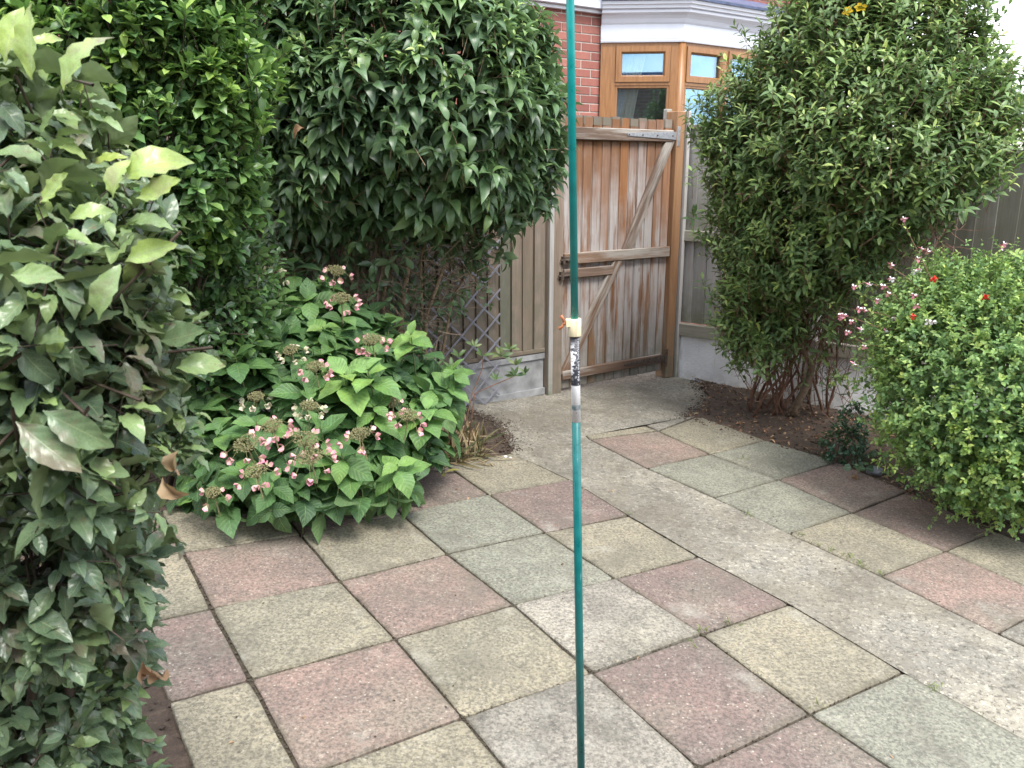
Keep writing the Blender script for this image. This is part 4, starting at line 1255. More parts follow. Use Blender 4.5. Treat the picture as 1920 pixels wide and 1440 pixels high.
flower_obj('flower', pl.root, fp, pl.base, .035, 5, m_yel, (-.2, -.8, .5)); flower_obj('flower', pl.root, at(1590, 22, 4.36), pl.base, .03, 5, m_yel, (-.5, -.7, .3))

# --- pale green bush with small round leaves and sprays of flowers (right foreground)
m_sal = leaf_mat('small_round_leaf', [(.0, (.07, .15, .05)), (.3, (.13, .25, .075)), (.6, (.22, .37, .09)), (.85, (.34, .47, .10)), (1, (.44, .52, .13))],
                 (.17, .24, .09), .5, (.2, .3, .1), .05, trans=.32)
t_sal = [leaf_tmpl(3, .62, .42, .2, c) for c in (.4, .8, .1)]
sa_blobs = blob_px([(1850, 740, 3.60, 180, 205), (1790, 640, 3.80, 140, 130), (1900, 580, 3.80, 120, 100), (1800, 550, 3.95, 75, 62), (1930, 820, 3.45, 160, 150), (1770, 760, 3.75, 95, 90), (1700, 620, 3.95, 60, 60), (2050, 700, 3.65, 170, 220)])
sb = np.array([2.62, 3.85]); sbase = (sb[0], sb[1], gz(*sb))
ps = Plant('flowering_bush', sbase, 'rounded lime green bush of tiny leaves with pink and red flowers, right edge', 'bush', m_sal, t_sal)
P, N = sample_blobs(sa_blobs, 5200, .05, .15)
zf = np.clip((P[:, 2] - .2) / 1.0, 0, 1)
shoots(ps, P, N, .025, 3, .015, 60, .5, 1, .45, .05, .85, (.1, .75), .2, .35, .001, zface=.55)
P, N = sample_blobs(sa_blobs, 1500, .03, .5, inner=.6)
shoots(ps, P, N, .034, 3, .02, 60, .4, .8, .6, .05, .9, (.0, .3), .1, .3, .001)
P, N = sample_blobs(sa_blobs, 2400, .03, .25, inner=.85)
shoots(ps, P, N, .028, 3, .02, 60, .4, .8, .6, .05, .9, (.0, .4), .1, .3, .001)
# wispy sprigs
P, N = sample_blobs(blob_px([(1700, 600, 3.75, 75, 80), (1740, 520, 3.8, 70, 50), (1850, 490, 3.8, 100, 40), (1680, 690, 3.7, 60, 60)]), 150, .03, .4)
shoots(ps, P, N, .024, 6, .024, 60, .8, 1, .4, .05, .6, (.3, .8), .2, .3, .001)
m_pinkp = plain('pink_flower_petal', (.78, .32, .40), .6, .2, 30); m_whitep = plain('white_flower_petal', (.85, .80, .82), .6, .05, 30); m_redp = plain('scarlet_flower_petal', (.75, .05, .03), .55, .1, 30)
m_calyx = plain('maroon_calyx', (.22, .07, .07), .6, .2, 40)
def salvia_flower(px, py, Y, kind, s=1.0):
    P = at(px, py, Y) - ps.base
    # calyx tube with two lobed lower lip
    b = Buf(); d = np.array([rng.normal(0, .3), -.6, rng.normal(-.1, .2)]); d /= np.linalg.norm(d)
    b.tube([P - d * .012 * s, P, P + d * .009 * s], [.0015, .0035 * s, .0028 * s], 6)
    o = b.obj('flower', m_calyx if kind != 'w' else m_pinkp, ps.root, True)
    tops = {'p': (m_whitep, m_pinkp), 'w': (m_whitep, m_whitep), 'r': (m_redp, m_redp)}[kind]
    q = flower_obj('lip', o, P + d * .009 * s, np.zeros(3), .018 * s, 3, tops[1], d + np.array([0, 0, -.8]), uplift=50)
    q2 = flower_obj('hood', o, P + d * .008 * s, np.zeros(3), .013 * s, 2, tops[0], d + np.array([0, 0, .8]), uplift=35)
fls = [(1692, 410, 'p'), (1725, 465, 'p'), (1736, 470, 'p'), (1717, 485, 'p'), (1668, 495, 'p'), (1876, 462, 'p'), (1880, 458, 'p'), (1714, 508, 'w'), (1720, 505, 'w'), (1668, 523, 'w'), (1655, 535, 'p'), (1663, 548, 'p'),
       (1712, 553, 'p'), (1600, 536, 'p'), (1626, 532, 'w'), (1577, 588, 'p'), (1572, 594, 'p'), (1582, 590, 'p'), (1597, 600, 'p'), (1610, 578, 'p'), (1620, 578, 'p'), (1588, 623, 'p'), (1620, 648, 'p'), (1598, 680, 'w'),
       (1720, 572, 'p'), (1676, 594, 'w'), (1709, 592, 'r'), (1740, 603, 'w'), (1748, 603, 'w'), (1785, 606, 'w'), (1683, 640, 'w'), (1684, 700, 'p'), (1722, 750, 'w'), (1845, 553, 'r'), (1848, 557, 'r'), (1748, 521, 'r'), (1752, 523, 'r'), (1658, 617, 'w'), (1642, 562, 'p'), (1611, 616, 'w')]
for x, y, k in fls:
    Yf = 3.72 if x < 1700 else (3.45 if y > 520 else 3.8)
    if k == 'w' and y > 700: Yf = 3.45
    if x > 1700 and y > 540: Yf = 3.5
    salvia_flower(x, y, Yf, k, 1.15)
for line in ([(1760, 560), (1735, 500), (1705, 440), (1692, 412)], [(1700, 610), (1660, 590), (1620, 582), (1600, 580)], [(1690, 620), (1650, 615), (1610, 600), (1578, 590)], [(1700, 580), (1665, 540), (1620, 530), (1600, 538)],
             [(1690, 650), (1650, 650), (1620, 645), (1590, 625)], [(1700, 690), (1660, 690), (1620, 690), (1598, 682)], [(1880, 530), (1885, 500), (1878, 465)], [(1740, 560), (1700, 520), (1670, 500)]):
    pts = [at(x, y, 3.72 if x < 1800 else 3.8) for x, y in line]
    ps.stem(pts, .0022, .0012, m_redtwig, 4, 'flower_stem')
    A = np.array([p + (q - p) * t for p, q in zip(pts[:-1], pts[1:]) for t in (.1, .4, .7)])
    shoots(ps, A + rng.normal(0, .006, A.shape), np.tile([0, -.3, .6], (len(A), 1)), .018, 1, .01, 70, .4, .5, .6, .05, 1, (.3, .7), .2, .3, .0006)
for k in range(14):
    b = np.array([sb[0] + rng.normal(0, .12), sb[1] + rng.normal(0, .12), 0]); b[2] = gz(b[0], b[1]) - .02
    c, r = sa_blobs[rng.integers(0, 6)]
    ps.stem(wiggle(b, c + rng.normal(0, .3, 3) * r, 6, .02), .007, .003, m_bark, 5)
ps.finish(m_greentwig, minpx=6)

# --- round topped glossy shrub (middle left)
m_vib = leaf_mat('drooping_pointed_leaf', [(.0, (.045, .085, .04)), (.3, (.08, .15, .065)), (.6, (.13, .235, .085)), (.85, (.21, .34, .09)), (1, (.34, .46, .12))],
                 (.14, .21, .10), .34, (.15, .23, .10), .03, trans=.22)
t_vib = [leaf_tmpl(5, .40, .42, .25, c, tip=1.3, twist=tws, half=1) for c, tws in ((.9, .2), (1.3, -.2), (.5, .3), (1.6, 0))]
vb_blobs = blob_px([(770, 150, 4.15, 255, 215), (610, 190, 4.05, 140, 190), (900, 190, 4.3, 140, 170), (955, 300, 4.45, 92, 105), (690, 0, 4.2, 250, 130), (560, 60, 4.1, 160, 150), (780, 300, 4.25, 200, 115), (620, 340, 4.25, 120, 90), (825, 20, 4.35, 85, 80)])
vb = np.array([-.55, 4.45]); vbase = (vb[0], vb[1], gz(*vb))
pv = Plant('rounded_shrub', vbase, 'big dome topped shrub with drooping pointed dark green leaves, left of the gate', 'shrub', m_vib, t_vib)
P, N = sample_blobs(vb_blobs, 1750, .04, .3)
shoots(pv, P, N, .106, 3, .03, 60, .8, 1, .38, .30, .75, (.12, .58), .16, .28, .0022, zface=.45)
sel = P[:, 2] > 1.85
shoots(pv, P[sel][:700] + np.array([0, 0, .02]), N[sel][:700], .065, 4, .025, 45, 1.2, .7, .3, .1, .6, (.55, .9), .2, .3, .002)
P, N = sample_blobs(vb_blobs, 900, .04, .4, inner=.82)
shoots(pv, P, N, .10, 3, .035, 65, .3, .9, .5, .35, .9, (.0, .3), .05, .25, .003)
# thin lower skirt
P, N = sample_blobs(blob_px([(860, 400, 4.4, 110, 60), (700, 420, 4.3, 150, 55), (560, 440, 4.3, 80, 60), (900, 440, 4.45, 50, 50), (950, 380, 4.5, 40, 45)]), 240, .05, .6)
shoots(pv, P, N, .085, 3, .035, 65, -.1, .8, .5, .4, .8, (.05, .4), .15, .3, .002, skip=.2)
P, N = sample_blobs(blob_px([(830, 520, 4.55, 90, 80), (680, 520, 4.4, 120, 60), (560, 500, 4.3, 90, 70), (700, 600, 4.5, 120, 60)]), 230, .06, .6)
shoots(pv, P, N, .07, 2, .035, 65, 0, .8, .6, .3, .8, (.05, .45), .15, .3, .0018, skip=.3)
for (bx, by, bY), mids, r0 in (((748, 700, 4.40), [(755, 600), (765, 500), (778, 410), (790, 330)], .019), ((790, 690, 4.5), [(800, 590), (830, 500), (860, 430), (905, 350)], .013),
                               ((690, 700, 4.4), [(680, 600), (650, 500), (625, 420), (600, 340)], .014), ((560, 690, 4.3), [(545, 590), (530, 480), (510, 400), (520, 300)], .014),
                               ((770, 695, 4.5), [(785, 590), (790, 480), (812, 400), (838, 330)], .010), ((720, 690, 4.45), [(715, 560), (735, 470), (720, 380), (700, 300)], .012),
                               ((800, 700, 4.6), [(850, 560), (900, 470), (940, 400), (975, 350)], .009), ((640, 690, 4.4), [(635, 560), (612, 450), (560, 360)], .010)):
    g0 = at(bx, by, bY); g0[2] = gz(g0[0], g0[1]) - .02
    pts = [g0] + [at(x, y, bY - .03 * i) + rng.normal(0, .008, 3) for i, (x, y) in enumerate(mids)]
    pv.stem(pts, r0, r0 * .45, m_barkpale, 7)
tw = Buf()
for k in range(700):
    x = rng.uniform(500, 900); y = rng.uniform(400, 660) if x < 850 else rng.uniform(400, 540)
    a = at(x, y, rng.uniform(4.15, 4.7)); dv = np.array([rng.normal(0, .10), rng.normal(0, .06), rng.normal(.03, .09)])
    b = a + dv
    tw.tube([a - pv.base, a + dv * .5 + rng.normal(0, .015, 3) - pv.base, b - pv.base], [.0028, .0022, .0013], 3, False)
tag(tw.obj('bare_twigs', m_bark, pv.root), kind='stuff')
pv.finish(m_barkpale)

# --- bright hedge of rounded glossy leaves (back left)
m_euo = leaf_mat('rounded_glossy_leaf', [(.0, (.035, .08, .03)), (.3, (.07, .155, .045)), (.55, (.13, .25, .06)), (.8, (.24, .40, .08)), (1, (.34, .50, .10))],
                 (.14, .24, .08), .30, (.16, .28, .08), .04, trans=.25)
t_euo = [leaf_tmpl(4, .46, .62, .22, c, tip=.8) for c in (.3, .6, .9, -.2)]
eu_blobs = blob_px([(350, 110, 3.1, 135, 150), (200, 40, 3.0, 190, 150), (60, 60, 3.0, 170, 200), (400, 230, 3.15, 82, 130), (300, 300, 3.1, 150, 130), (160, 260, 3.05, 170, 200), (410, 350, 3.25, 62, 95), (330, 400, 3.25, 110, 90), (200, 430, 3.1, 150, 120), (300, -90, 3.1, 180, 120)])
eb = np.array([-1.62, 3.45]); ebase = (eb[0], eb[1], gz(*eb))
pe = Plant('hedge_shrub', ebase, 'upright hedge shrub of small rounded glossy bright green leaves behind the bay laurel', 'shrub', m_euo, t_euo)
P, N = sample_blobs(eu_blobs, 1750, .035, .2)
shoots(pe, P, N, .066, 4, .018, 48, .75, 1, .32, .02, .8, (.15, .55), .2, .25, .0022, zface=.7)
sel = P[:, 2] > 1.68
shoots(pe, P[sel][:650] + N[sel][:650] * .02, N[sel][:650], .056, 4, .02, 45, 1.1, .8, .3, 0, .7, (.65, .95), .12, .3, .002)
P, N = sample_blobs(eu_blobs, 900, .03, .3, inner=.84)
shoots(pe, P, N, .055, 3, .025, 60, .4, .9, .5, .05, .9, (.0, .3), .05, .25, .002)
P, N = sample_blobs(blob_px([(380, 480, 3.4, 100, 70), (450, 420, 3.5, 50, 100), (400, 600, 3.6, 90, 90), (440, 520, 3.7, 80, 80), (340, 700, 3.5, 60, 100)]), 420, .04, .3)
shoots(pe, P, N, .05, 3, .03, 60, .2, .9, .5, .1, .9, (.0, .4), .05, .25, .002)
P, N = sample_blobs(blob_px([(420, 560, 3.45, 60, 110), (370, 640, 3.4, 60, 90)]), 200, .04, .3)
shoots(pe, P, N, .055, 3, .03, 60, .2, .9, .5, .1, .9, (.0, .4), .05, .25, .002)
for k in range(6):
    b = np.array([eb[0] + rng.normal(0, .2), eb[1] + rng.normal(0, .15), 0]); b[2] = gz(b[0], b[1]) - .02
    c, r = eu_blobs[rng.integers(3, 9)]
    pe.stem(wiggle(b, c + rng.normal(0, .3, 3) * r, 6, .03), .012, .005, m_darktwig, 6)
pe.finish(m_darktwig)

# --- hydrangea
m_hyd = leaf_mat('hydrangea_leaf', [(.0, (.035, .085, .035)), (.3, (.065, .15, .045)), (.6, (.10, .22, .055)), (.85, (.17, .33, .07)), (1, (.24, .40, .09))],
                 (.12, .20, .08), .50, (.22, .36, .10), .022, side=46, trans=.26, bump=.5)
t_hyd = [leaf_tmpl(8, .62, .45, .10, c, half=2, serr=.045, tip=1.15, wave=.01, waves=2, phase=i) for i, c in enumerate((.5, .9, 1.3, .7))]
hd = np.array([-.82, 3.72]); hdb = (hd[0], hd[1], gz(*hd))
ph = Plant('hydrangea', hdb, 'lacecap hydrangea with broad green leaves and pink edged flower heads spilling over the slabs', 'hydrangea', m_hyd, t_hyd)
hd_blobs = blob_px([(600, 770, 3.65, 190, 150), (480, 840, 3.45, 110, 110), (600, 860, 3.4, 130, 75), (720, 800, 3.6, 120, 95), (620, 640, 3.95, 110, 90), (450, 690, 3.6, 80, 90), (370, 760, 3.5, 60, 90), (410, 600, 3.85, 60, 60), (780, 720, 3.8, 60, 70), (400, 900, 3.4, 60, 60), (550, 560, 4.0, 90, 50)])
P, N = sample_blobs(hd_blobs, 205, .035, .25)
shoots(ph, P, N, .165, 3, .03, 72, .9, .8, .3, .22, .62, (.12, .55), .1, .25, .0035, zface=.75, tail=.12)
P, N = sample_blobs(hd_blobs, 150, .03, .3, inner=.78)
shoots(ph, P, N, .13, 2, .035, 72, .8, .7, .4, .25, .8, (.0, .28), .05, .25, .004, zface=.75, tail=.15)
def rosette(px, py, Y, L, rn, tilt=(0, -.5, .9), droop=.12, n=3):
    p = at(px, py, Y)[None]; m0 = len(ph.P)
    shoots(ph, p, nrm(np.array([tilt], float)), L * 1.15, n, .028, 74, .2, 1.0, .08, droop, .6, (rn - .05, rn + .05), .12, .12, .004, zface=.8, tail=.16)
for a in ((605, 612, 3.62, .125, .78), (770, 625, 3.55, .115, .90), (645, 700, 3.30, .15, .86), (690, 695, 3.28, .13, .82), (440, 665, 3.30, .135, .42), (800, 765, 3.42, .13, .80), (560, 745, 3.4, .12, .5),
          (455, 885, 3.05, .15, .42), (580, 870, 3.05, .145, .55), (650, 860, 3.1, .14, .5), (745, 870, 3.15, .13, .72), (510, 900, 3.0, .12, .4), (410, 800, 3.2, .13, .45), (700, 760, 3.25, .12, .6),
          (565, 560, 3.8, .12, .72), (430, 540, 3.7, .12, .4), (600, 800, 3.12, .13, .55), (480, 790, 3.15, .12, .5), (640, 850, 3.05, .12, .5), (420, 925, 3.05, .12, .35), (560, 915, 3.05, .12, .4), (700, 640, 3.6, .11, .6), (850, 690, 3.7, .10, .6), (480, 560, 3.9, .12, .35), (600, 530, 3.9, .1, .55)):
    rosette(*a)
P, N = sample_blobs(blob_px([(540, 925, 3.15, 150, 25), (420, 910, 3.15, 60, 30), (700, 920, 3.3, 80, 30)]), 26, .02, .5)
shoots(ph, P, N, .13, 2, .03, 75, .2, .6, .4, .35, .7, (.1, .4), .1, .2, .003, zface=.8)
for k in range(30):
    b = np.array([hd[0] + rng.normal(0, .25), hd[1] + rng.normal(0, .12), 0]); b[2] = gz(b[0], b[1]) - .02
    c, r = hd_blobs[rng.integers(0, len(hd_blobs))]
    ph.stem(wiggle(b, c + rng.normal(0, .45, 3) * r, 5, .02), .006, .004, m_barkpale if k % 3 else m_bark, 5)
m_bud = plain('greenish_brown_flower_buds', (.20, .19, .09), .9, .4, 200)
m_pet = M('pink_sepal')
rn_ = m_pet.new('Attribute', _attribute_name='rnd').outputs['Fac']; vvv = m_pet.new('SeparateXYZ', Vector=m_pet.new('UVMap', _uv_map='uv').outputs[0]).outputs[1]
m_pet.col(m_pet.mix(m_pet.step(vvv, .1, .7), c4(.50, .50, .30), m_pet.ramp(rn_, [(0, (.74, .38, .41)), (1, (.58, .21, .29))]))); m_pet.rough(.6)
m_pet2 = M('cream_sepal'); m_pet2.col(m_pet2.mix(m_pet2.step(m_pet2.new('SeparateXYZ', Vector=m_pet2.new('UVMap', _uv_map='uv').outputs[0]).outputs[1], .4, 1), c4(.52, .54, .34), c4(.66, .48, .44))); m_pet2.rough(.6)
sep_t = [leaf_tmpl(3, .85, .55, .12, c) for c in (.7, 1.1)]
def lacecap(px, py, Y, R, nf, pink=True):
    R = R * 1.15
    c = at(px, py, Y) - ph.base
    b = Buf(); D = nrm(np.array([rng.normal(0, .15), -.35 + rng.normal(0, .1), 1.0]))
    q0 = nrm(np.cross(D, [.3, .8, .1])); q1 = np.cross(D, q0)
    b.tube([c - D * .12, c - D * .03], [.003, .0028], 5)
    for k in range(190):
        r = R * .82 * math.sqrt(rng.random()); a = rng.random() * 6.28
        p = c + (q0 * math.cos(a) + q1 * math.sin(a)) * r + D * (.014 * (1 - (r / R) ** 2) + rng.normal(0, .003))
        s = rng.uniform(.0018, .0034)
        b.add([p + np.array(v) * s for v in ((1, 0, 0), (0, 1, 0), (-1, 0, 0), (0, -1, 0), (0, 0, 1.2), (0, 0, -1))], [(0, 1, 4), (1, 2, 4), (2, 3, 4), (3, 0, 4), (1, 0, 5), (2, 1, 5), (3, 2, 5), (0, 3, 5)])
        if k % 5 == 0: b.tube([c - D * .03, p], [.001, .0008], 3, False)
    ends = []
    for k in range(nf):
        a = 6.28 * k / nf + rng.normal(0, .25)
        if math.sin(a) > 2: continue
        q = q0 * math.cos(a) + q1 * math.sin(a)
        e = c + q * R * rng.uniform(1.05, 1.35) + D * -.008 + np.array([0, 0, -1]) * rng.uniform(.0, .022)
        b.tube([c - D * .02, c + q * R * .7 + D * .008, e], [.001, .0009, .0008], 3, False); ends.append((e, q))
    o = b.obj('flower_head', m_bud, ph.root)
    for e, q in ends:
        ns = rng.integers(3, 5); Dn = nrm(q * .8 + np.array([0, -.2, -.15]) + rng.normal(0, .25, 3))
        a0 = nrm(np.cross(Dn, [.2, .7, .3])); a1 = np.cross(Dn, a0); Ys, Zs = [], []
        for k in range(ns):
            a = 6.28 * k / ns; qq = a0 * math.cos(a) + a1 * math.sin(a); al = rng.uniform(.85, 1.15)
            Ys.append(Dn * math.cos(al) + qq * math.sin(al)); Zs.append(-Dn * math.sin(al) + qq * math.cos(al))
        Ys = nrm(np.array(Ys)); X = nrm(np.cross(Ys, np.array(Zs))); Z = np.cross(X, Ys)
        me = leaves_mesh('floret', sep_t, rng.integers(0, 2, ns), np.stack([X, Ys, Z], -1), np.zeros((ns, 3)), np.full(ns, .024) * rng.uniform(.85, 1.2, ns), rng.random(ns), (m_pet if pink else m_pet2).m)
        f_ = meshobj('floret', me, o); f_.location = tuple(e)
for a in ((505, 515, 3.75, .050, 8, False), (630, 508, 3.72, .042, 7, True), (640, 560, 3.50, .045, 8, True), (697, 638, 3.42, .045, 8, True), (545, 658, 3.40, .035, 8, False), (590, 688, 3.25, .040, 7, True), (580, 762, 3.15, .040, 8, False),
          (510, 800, 3.02, .045, 8, True), (462, 833, 2.92, .052, 9, True), (572, 826, 2.92, .050, 8, True), (582, 858, 2.86, .055, 9, True), (675, 815, 3.02, .046, 7, True), (765, 780, 3.15, .045, 7, True),
          (480, 885, 2.85, .045, 7, True), (480, 745, 3.3, .036, 6, False), (450, 575, 3.6, .035, 7, False), (735, 755, 3.3, .035, 6, True), (400, 925, 2.92, .03, 4, True)):
    lacecap(*a)
ph.finish(m_greentwig)

# --- small straggly plant with fingered leaves between the hydrangea and the gate
m_peo = leaf_mat('fingered_leaf', [(0, (.05, .10, .03)), (.5, (.10, .17, .06)), (1, (.22, .24, .08))], (.14, .19, .09), .5, (.2, .28, .1), .03, trans=.25)
t_peo = [leaf_tmpl(5, .30, .5, .2, c, tip=1.0) for c in (.5, .9)]
pb = gpt(862, 862)
pp = Plant('straggly_perennial', tuple(pb), 'straggly perennial with reddish stems and fingered leaves in front of the gravel board', 'plant', m_peo, t_peo)
def spray(pts, fans):
    P3 = [at(x, y, Y) for x, y, Y in pts]; P3[0] = gpt(pts[0][0], pts[0][1], -.01)
    pp.stem(P3, .004, .002, m_redtwig, 5)
    for (x, y, Y, L, n) in fans:
        p = at(x, y, Y)
        for k in range(n):
            a = (k - (n - 1) / 2) * .55
            Yd = nrm(np.array([[math.sin(a) + rng.normal(0, .1), rng.normal(-.1, .3), math.cos(a) * .7 + rng.normal(0, .15)]]))
            pp.add(p[None], Yd, np.array([[0, -.8, .6]]) + rng.normal(0, .2, (1, 3)), np.array([L * rng.uniform(.7, 1.1)]), np.array([rng.uniform(.2, .8)]))
spray([(858, 862, 4.0), (885, 740, 4.15), (905, 690, 4.2), (905, 668, 4.2)], [(905, 668, 4.2, .07, 5), (890, 650, 4.2, .06, 4), (940, 668, 4.25, .07, 6), (955, 655, 4.25, .06, 5)])
spray([(875, 862, 4.0), (890, 738, 4.15), (925, 722, 4.2), (950, 712, 4.2), (965, 705, 4.2)], [(965, 705, 4.2, .07, 6), (967, 685, 4.2, .065, 3), (930, 712, 4.2, .05, 4), (985, 700, 4.2, .05, 3)])
spray([(850, 862, 3.95), (835, 760, 4.0), (830, 700, 4.0)], [(830, 700, 4.0, .08, 6), (845, 690, 4.0, .07, 5), (815, 690, 4.0, .075, 5), (860, 670, 4.05, .06, 4), (870, 700, 4.0, .06, 5), (800, 715, 4.0, .07, 4)])
spray([(845, 865, 3.9), (800, 800, 3.85), (790, 760, 3.85)], [(800, 790, 3.85, .07, 5), (830, 760, 3.9, .07, 4), (780, 700, 3.9, .07, 6), (770, 720, 3.9, .06, 4)])
pp.finish(m_redtwig, minpx=6)
# dried strap leaves and cut stalks at its foot
m_strap = leaf_mat('dried_strap_leaf', [(0, (.06, .09, .03)), (.35, (.14, .12, .05)), (.7, (.28, .20, .10)), (1, (.40, .30, .17))], (.2, .17, .09), .7, trans=.15)
t_strap = [leaf_tmpl(5, .06, .3, .3, c, tip=.6) for c in (.6, 1.3, .1)]
cb = gpt(868, 852)
pc2 = Plant('dying_clump', tuple(cb), 'low clump of dried brown and green strap leaves beside the soil patch', 'plant', m_strap, t_strap, leafname='blade')
m = 150
P = np.array([gpt(rng.uniform(825, 905), rng.uniform(820, 868)) for _ in range(m)])
Yd = nrm(np.stack([rng.normal(.25, .5, m), rng.normal(-.2, .4, m), np.abs(rng.normal(.7, .35, m))], 1))
pc2.add(P, Yd, rng.normal(0, 1, (m, 3)) + np.array([0, -.5, .8]), rng.uniform(.08, .22, m), rng.random(m))
m = 60
P = np.array([gpt(rng.uniform(800, 935), rng.uniform(850, 875), .006) for _ in range(m)])
Yd = nrm(np.stack([rng.normal(0, 1, m), rng.normal(0, .6, m), np.abs(rng.normal(.03, .06, m))], 1))
pc2.add(P, Yd, np.tile([0, 0, 1.0], (m, 1)), rng.uniform(.06, .14, m), rng.uniform(.4, 1, m))
pc2.finish(m_barkpale, minpx=8)

# --- leafy foot of the hydrangea bed (lobed yellowing leaves)
m_lob = leaf_mat('yellowing_leaf', [(0, (.05, .10, .03)), (.6, (.12, .18, .04)), (1, (.38, .34, .07))], (.14, .19, .09), .55, trans=.25)
lb = gpt(800, 880)
pg = Plant('low_perennial', tuple(lb), 'low dark green and yellowing plant on the slab edge, right foot of the hydrangea', 'plant', m_lob, t_peo)
m = 26; P = np.array([[*(gpt(rng.uniform(745, 835), rng.uniform(868, 890)))] for _ in range(m)]); P[:, 2] += rng.uniform(.0, .14, m)
shoots(pg, P, np.tile([0, -.4, .6], (m, 1)), .07, 2, .02, 70, .6, .6, .5, .3, .8, (.1, .9), .2, .3, .002, whorl=3)
pg.finish(m_greentwig)

# --- small holly on the right bed
m_hol = leaf_mat('spiny_glossy_leaf', [(0, (.012, .045, .022)), (.6, (.03, .09, .04)), (1, (.08, .17, .06))], (.08, .14, .06), .16, (.1, .2, .1), .04, trans=.08)
t_hol = [leaf_tmpl(6, .55, .5, .25, c, serr=.35, wave=.03, waves=2.5, phase=i) for i, c in enumerate((.3, .7, 1.0))]
ho = gpt(1592, 868)
pH = Plant('holly_seedling', tuple(ho), 'small glossy dark holly seedling at the edge of the pink slab on the right', 'plant', m_hol, t_hol)
hb_ = blob_px([(1580, 835, 4.35, 45, 36), (1600, 790, 4.5, 22, 40)])
P, N = sample_blobs(hb_, 85, .015, .6)
shoots(pH, P, N, .032, 3, .014, 60, .5, .8, .4, .05, .8, (.1, .7), .2, .3, .0015)
for k in range(5): pH.stem(wiggle(ho + np.array([rng.normal(0, .02), rng.normal(0, .02), -.01]), hb_[k % 2][0] + rng.normal(0, .02, 3), 4, .006), .003, .002, m_bark, 4)
pH.finish(m_darktwig, minpx=5)
m_ivy = leaf_mat('ivy_leaf', [(0, (.02, .06, .025)), (1, (.08, .17, .05))], (.1, .16, .07), .4, (.2, .28, .15), .04, trans=.15)
t_ivy = [leaf_tmpl(5, .95, .35, .12, c, serr=.18, tip=1.5) for c in (.4, .9)]
iv = gpt(1625, 868)
pI = Plant('ivy', tuple(iv), 'few pale green ivy leaves trailing beside the holly seedling', 'ivy', m_ivy, t_ivy)
m = 30; P = np.array([gpt(rng.uniform(1595, 1665), rng.uniform(845, 885), rng.uniform(.01, .09)) for _ in range(m)])
pI.add(P, rng.normal(0, 1, (m, 3)) * np.array([1, .6, .3]), rng.normal(0, .3, (m, 3)) + np.array([0, -.5, 1]), rng.uniform(.025, .05, m), rng.random(m))
m = 40; P = np.array([at(rng.uniform(1560, 1690), rng.uniform(760, 850), rng.uniform(4.6, 4.95)) for _ in range(m)])
pI.add(P, rng.normal(0, 1, (m, 3)) * np.array([1, .6, .6]), rng.normal(0, .3, (m, 3)) + np.array([0, -.9, .5]), rng.uniform(.02, .035, m), rng.uniform(0, .4, m))
for k in range(6): pI.stem(wiggle(gpt(rng.uniform(1600, 1660), 862, -.005), at(rng.uniform(1560, 1690), rng.uniform(760, 850), 4.7), 5, .02), .002, .0012, m_bark, 4)
pI.finish(m_darktwig, minpx=6)

# --- bay laurel in the left foreground
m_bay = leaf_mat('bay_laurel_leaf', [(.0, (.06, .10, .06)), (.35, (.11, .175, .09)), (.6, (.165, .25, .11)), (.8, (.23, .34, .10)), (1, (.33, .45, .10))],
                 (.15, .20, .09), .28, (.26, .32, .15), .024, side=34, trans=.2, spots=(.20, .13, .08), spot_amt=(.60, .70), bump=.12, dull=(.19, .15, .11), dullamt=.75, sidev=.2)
t_bay = [leaf_tmpl(12, .42, .48, .20, c, half=2, serr=.035, wave=.032, waves=3.3 + .4 * i, phase=i * 1.7, tip=1.0, twist=tws) for i, (c, tws) in enumerate(((.3, .3), (.8, -.4), (-.3, .2), (1.2, .5), (.5, -.2), (1.5, .1)))]
by_blobs = blob_px([(30, 290, 1.32, 150, 180), (170, 460, 1.22, 125, 130), (60, 560, 1.15, 150, 200), (262, 640, 1.28, 92, 120), (180, 620, 1.2, 100, 130), (120, 800, 1.18, 170, 190), (225, 790, 1.3, 95, 120), (90, 1050, 1.25, 165, 190), (200, 980, 1.4, 85, 110), (60, 1300, 1.4, 150, 190), (190, 1190, 1.5, 75, 110), (150, 1400, 1.6, 100, 90), (-120, 700, 1.2, 200, 500)])
bb = np.array([-1.02, 1.45]); bbase = (bb[0], bb[1], gz(*bb))
pB = Plant('bay_laurel', bbase, 'bay laurel with large wavy edged leaves filling the left foreground', 'shrub', m_bay, t_bay)
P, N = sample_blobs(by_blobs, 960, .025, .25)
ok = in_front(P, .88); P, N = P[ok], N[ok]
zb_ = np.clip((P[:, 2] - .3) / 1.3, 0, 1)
for lo_, hi_, rr, tp_ in ((-9, 1.05, (.08, .58), .15), (1.05, 1.35, (.12, .65), .2), (1.35, 9, (.25, .72), .25)):  # higher leaves get lighter tints, painting in the lit top
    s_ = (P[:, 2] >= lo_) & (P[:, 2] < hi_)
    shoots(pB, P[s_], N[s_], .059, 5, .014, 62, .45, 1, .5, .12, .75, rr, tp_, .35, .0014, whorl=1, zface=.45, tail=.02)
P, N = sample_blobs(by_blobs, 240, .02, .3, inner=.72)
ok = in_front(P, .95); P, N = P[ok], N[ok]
shoots(pB, P, N, .085, 4, .022, 66, .3, .8, .6, .15, .9, (.0, .35), .05, .25, .003, whorl=1, zface=.4)
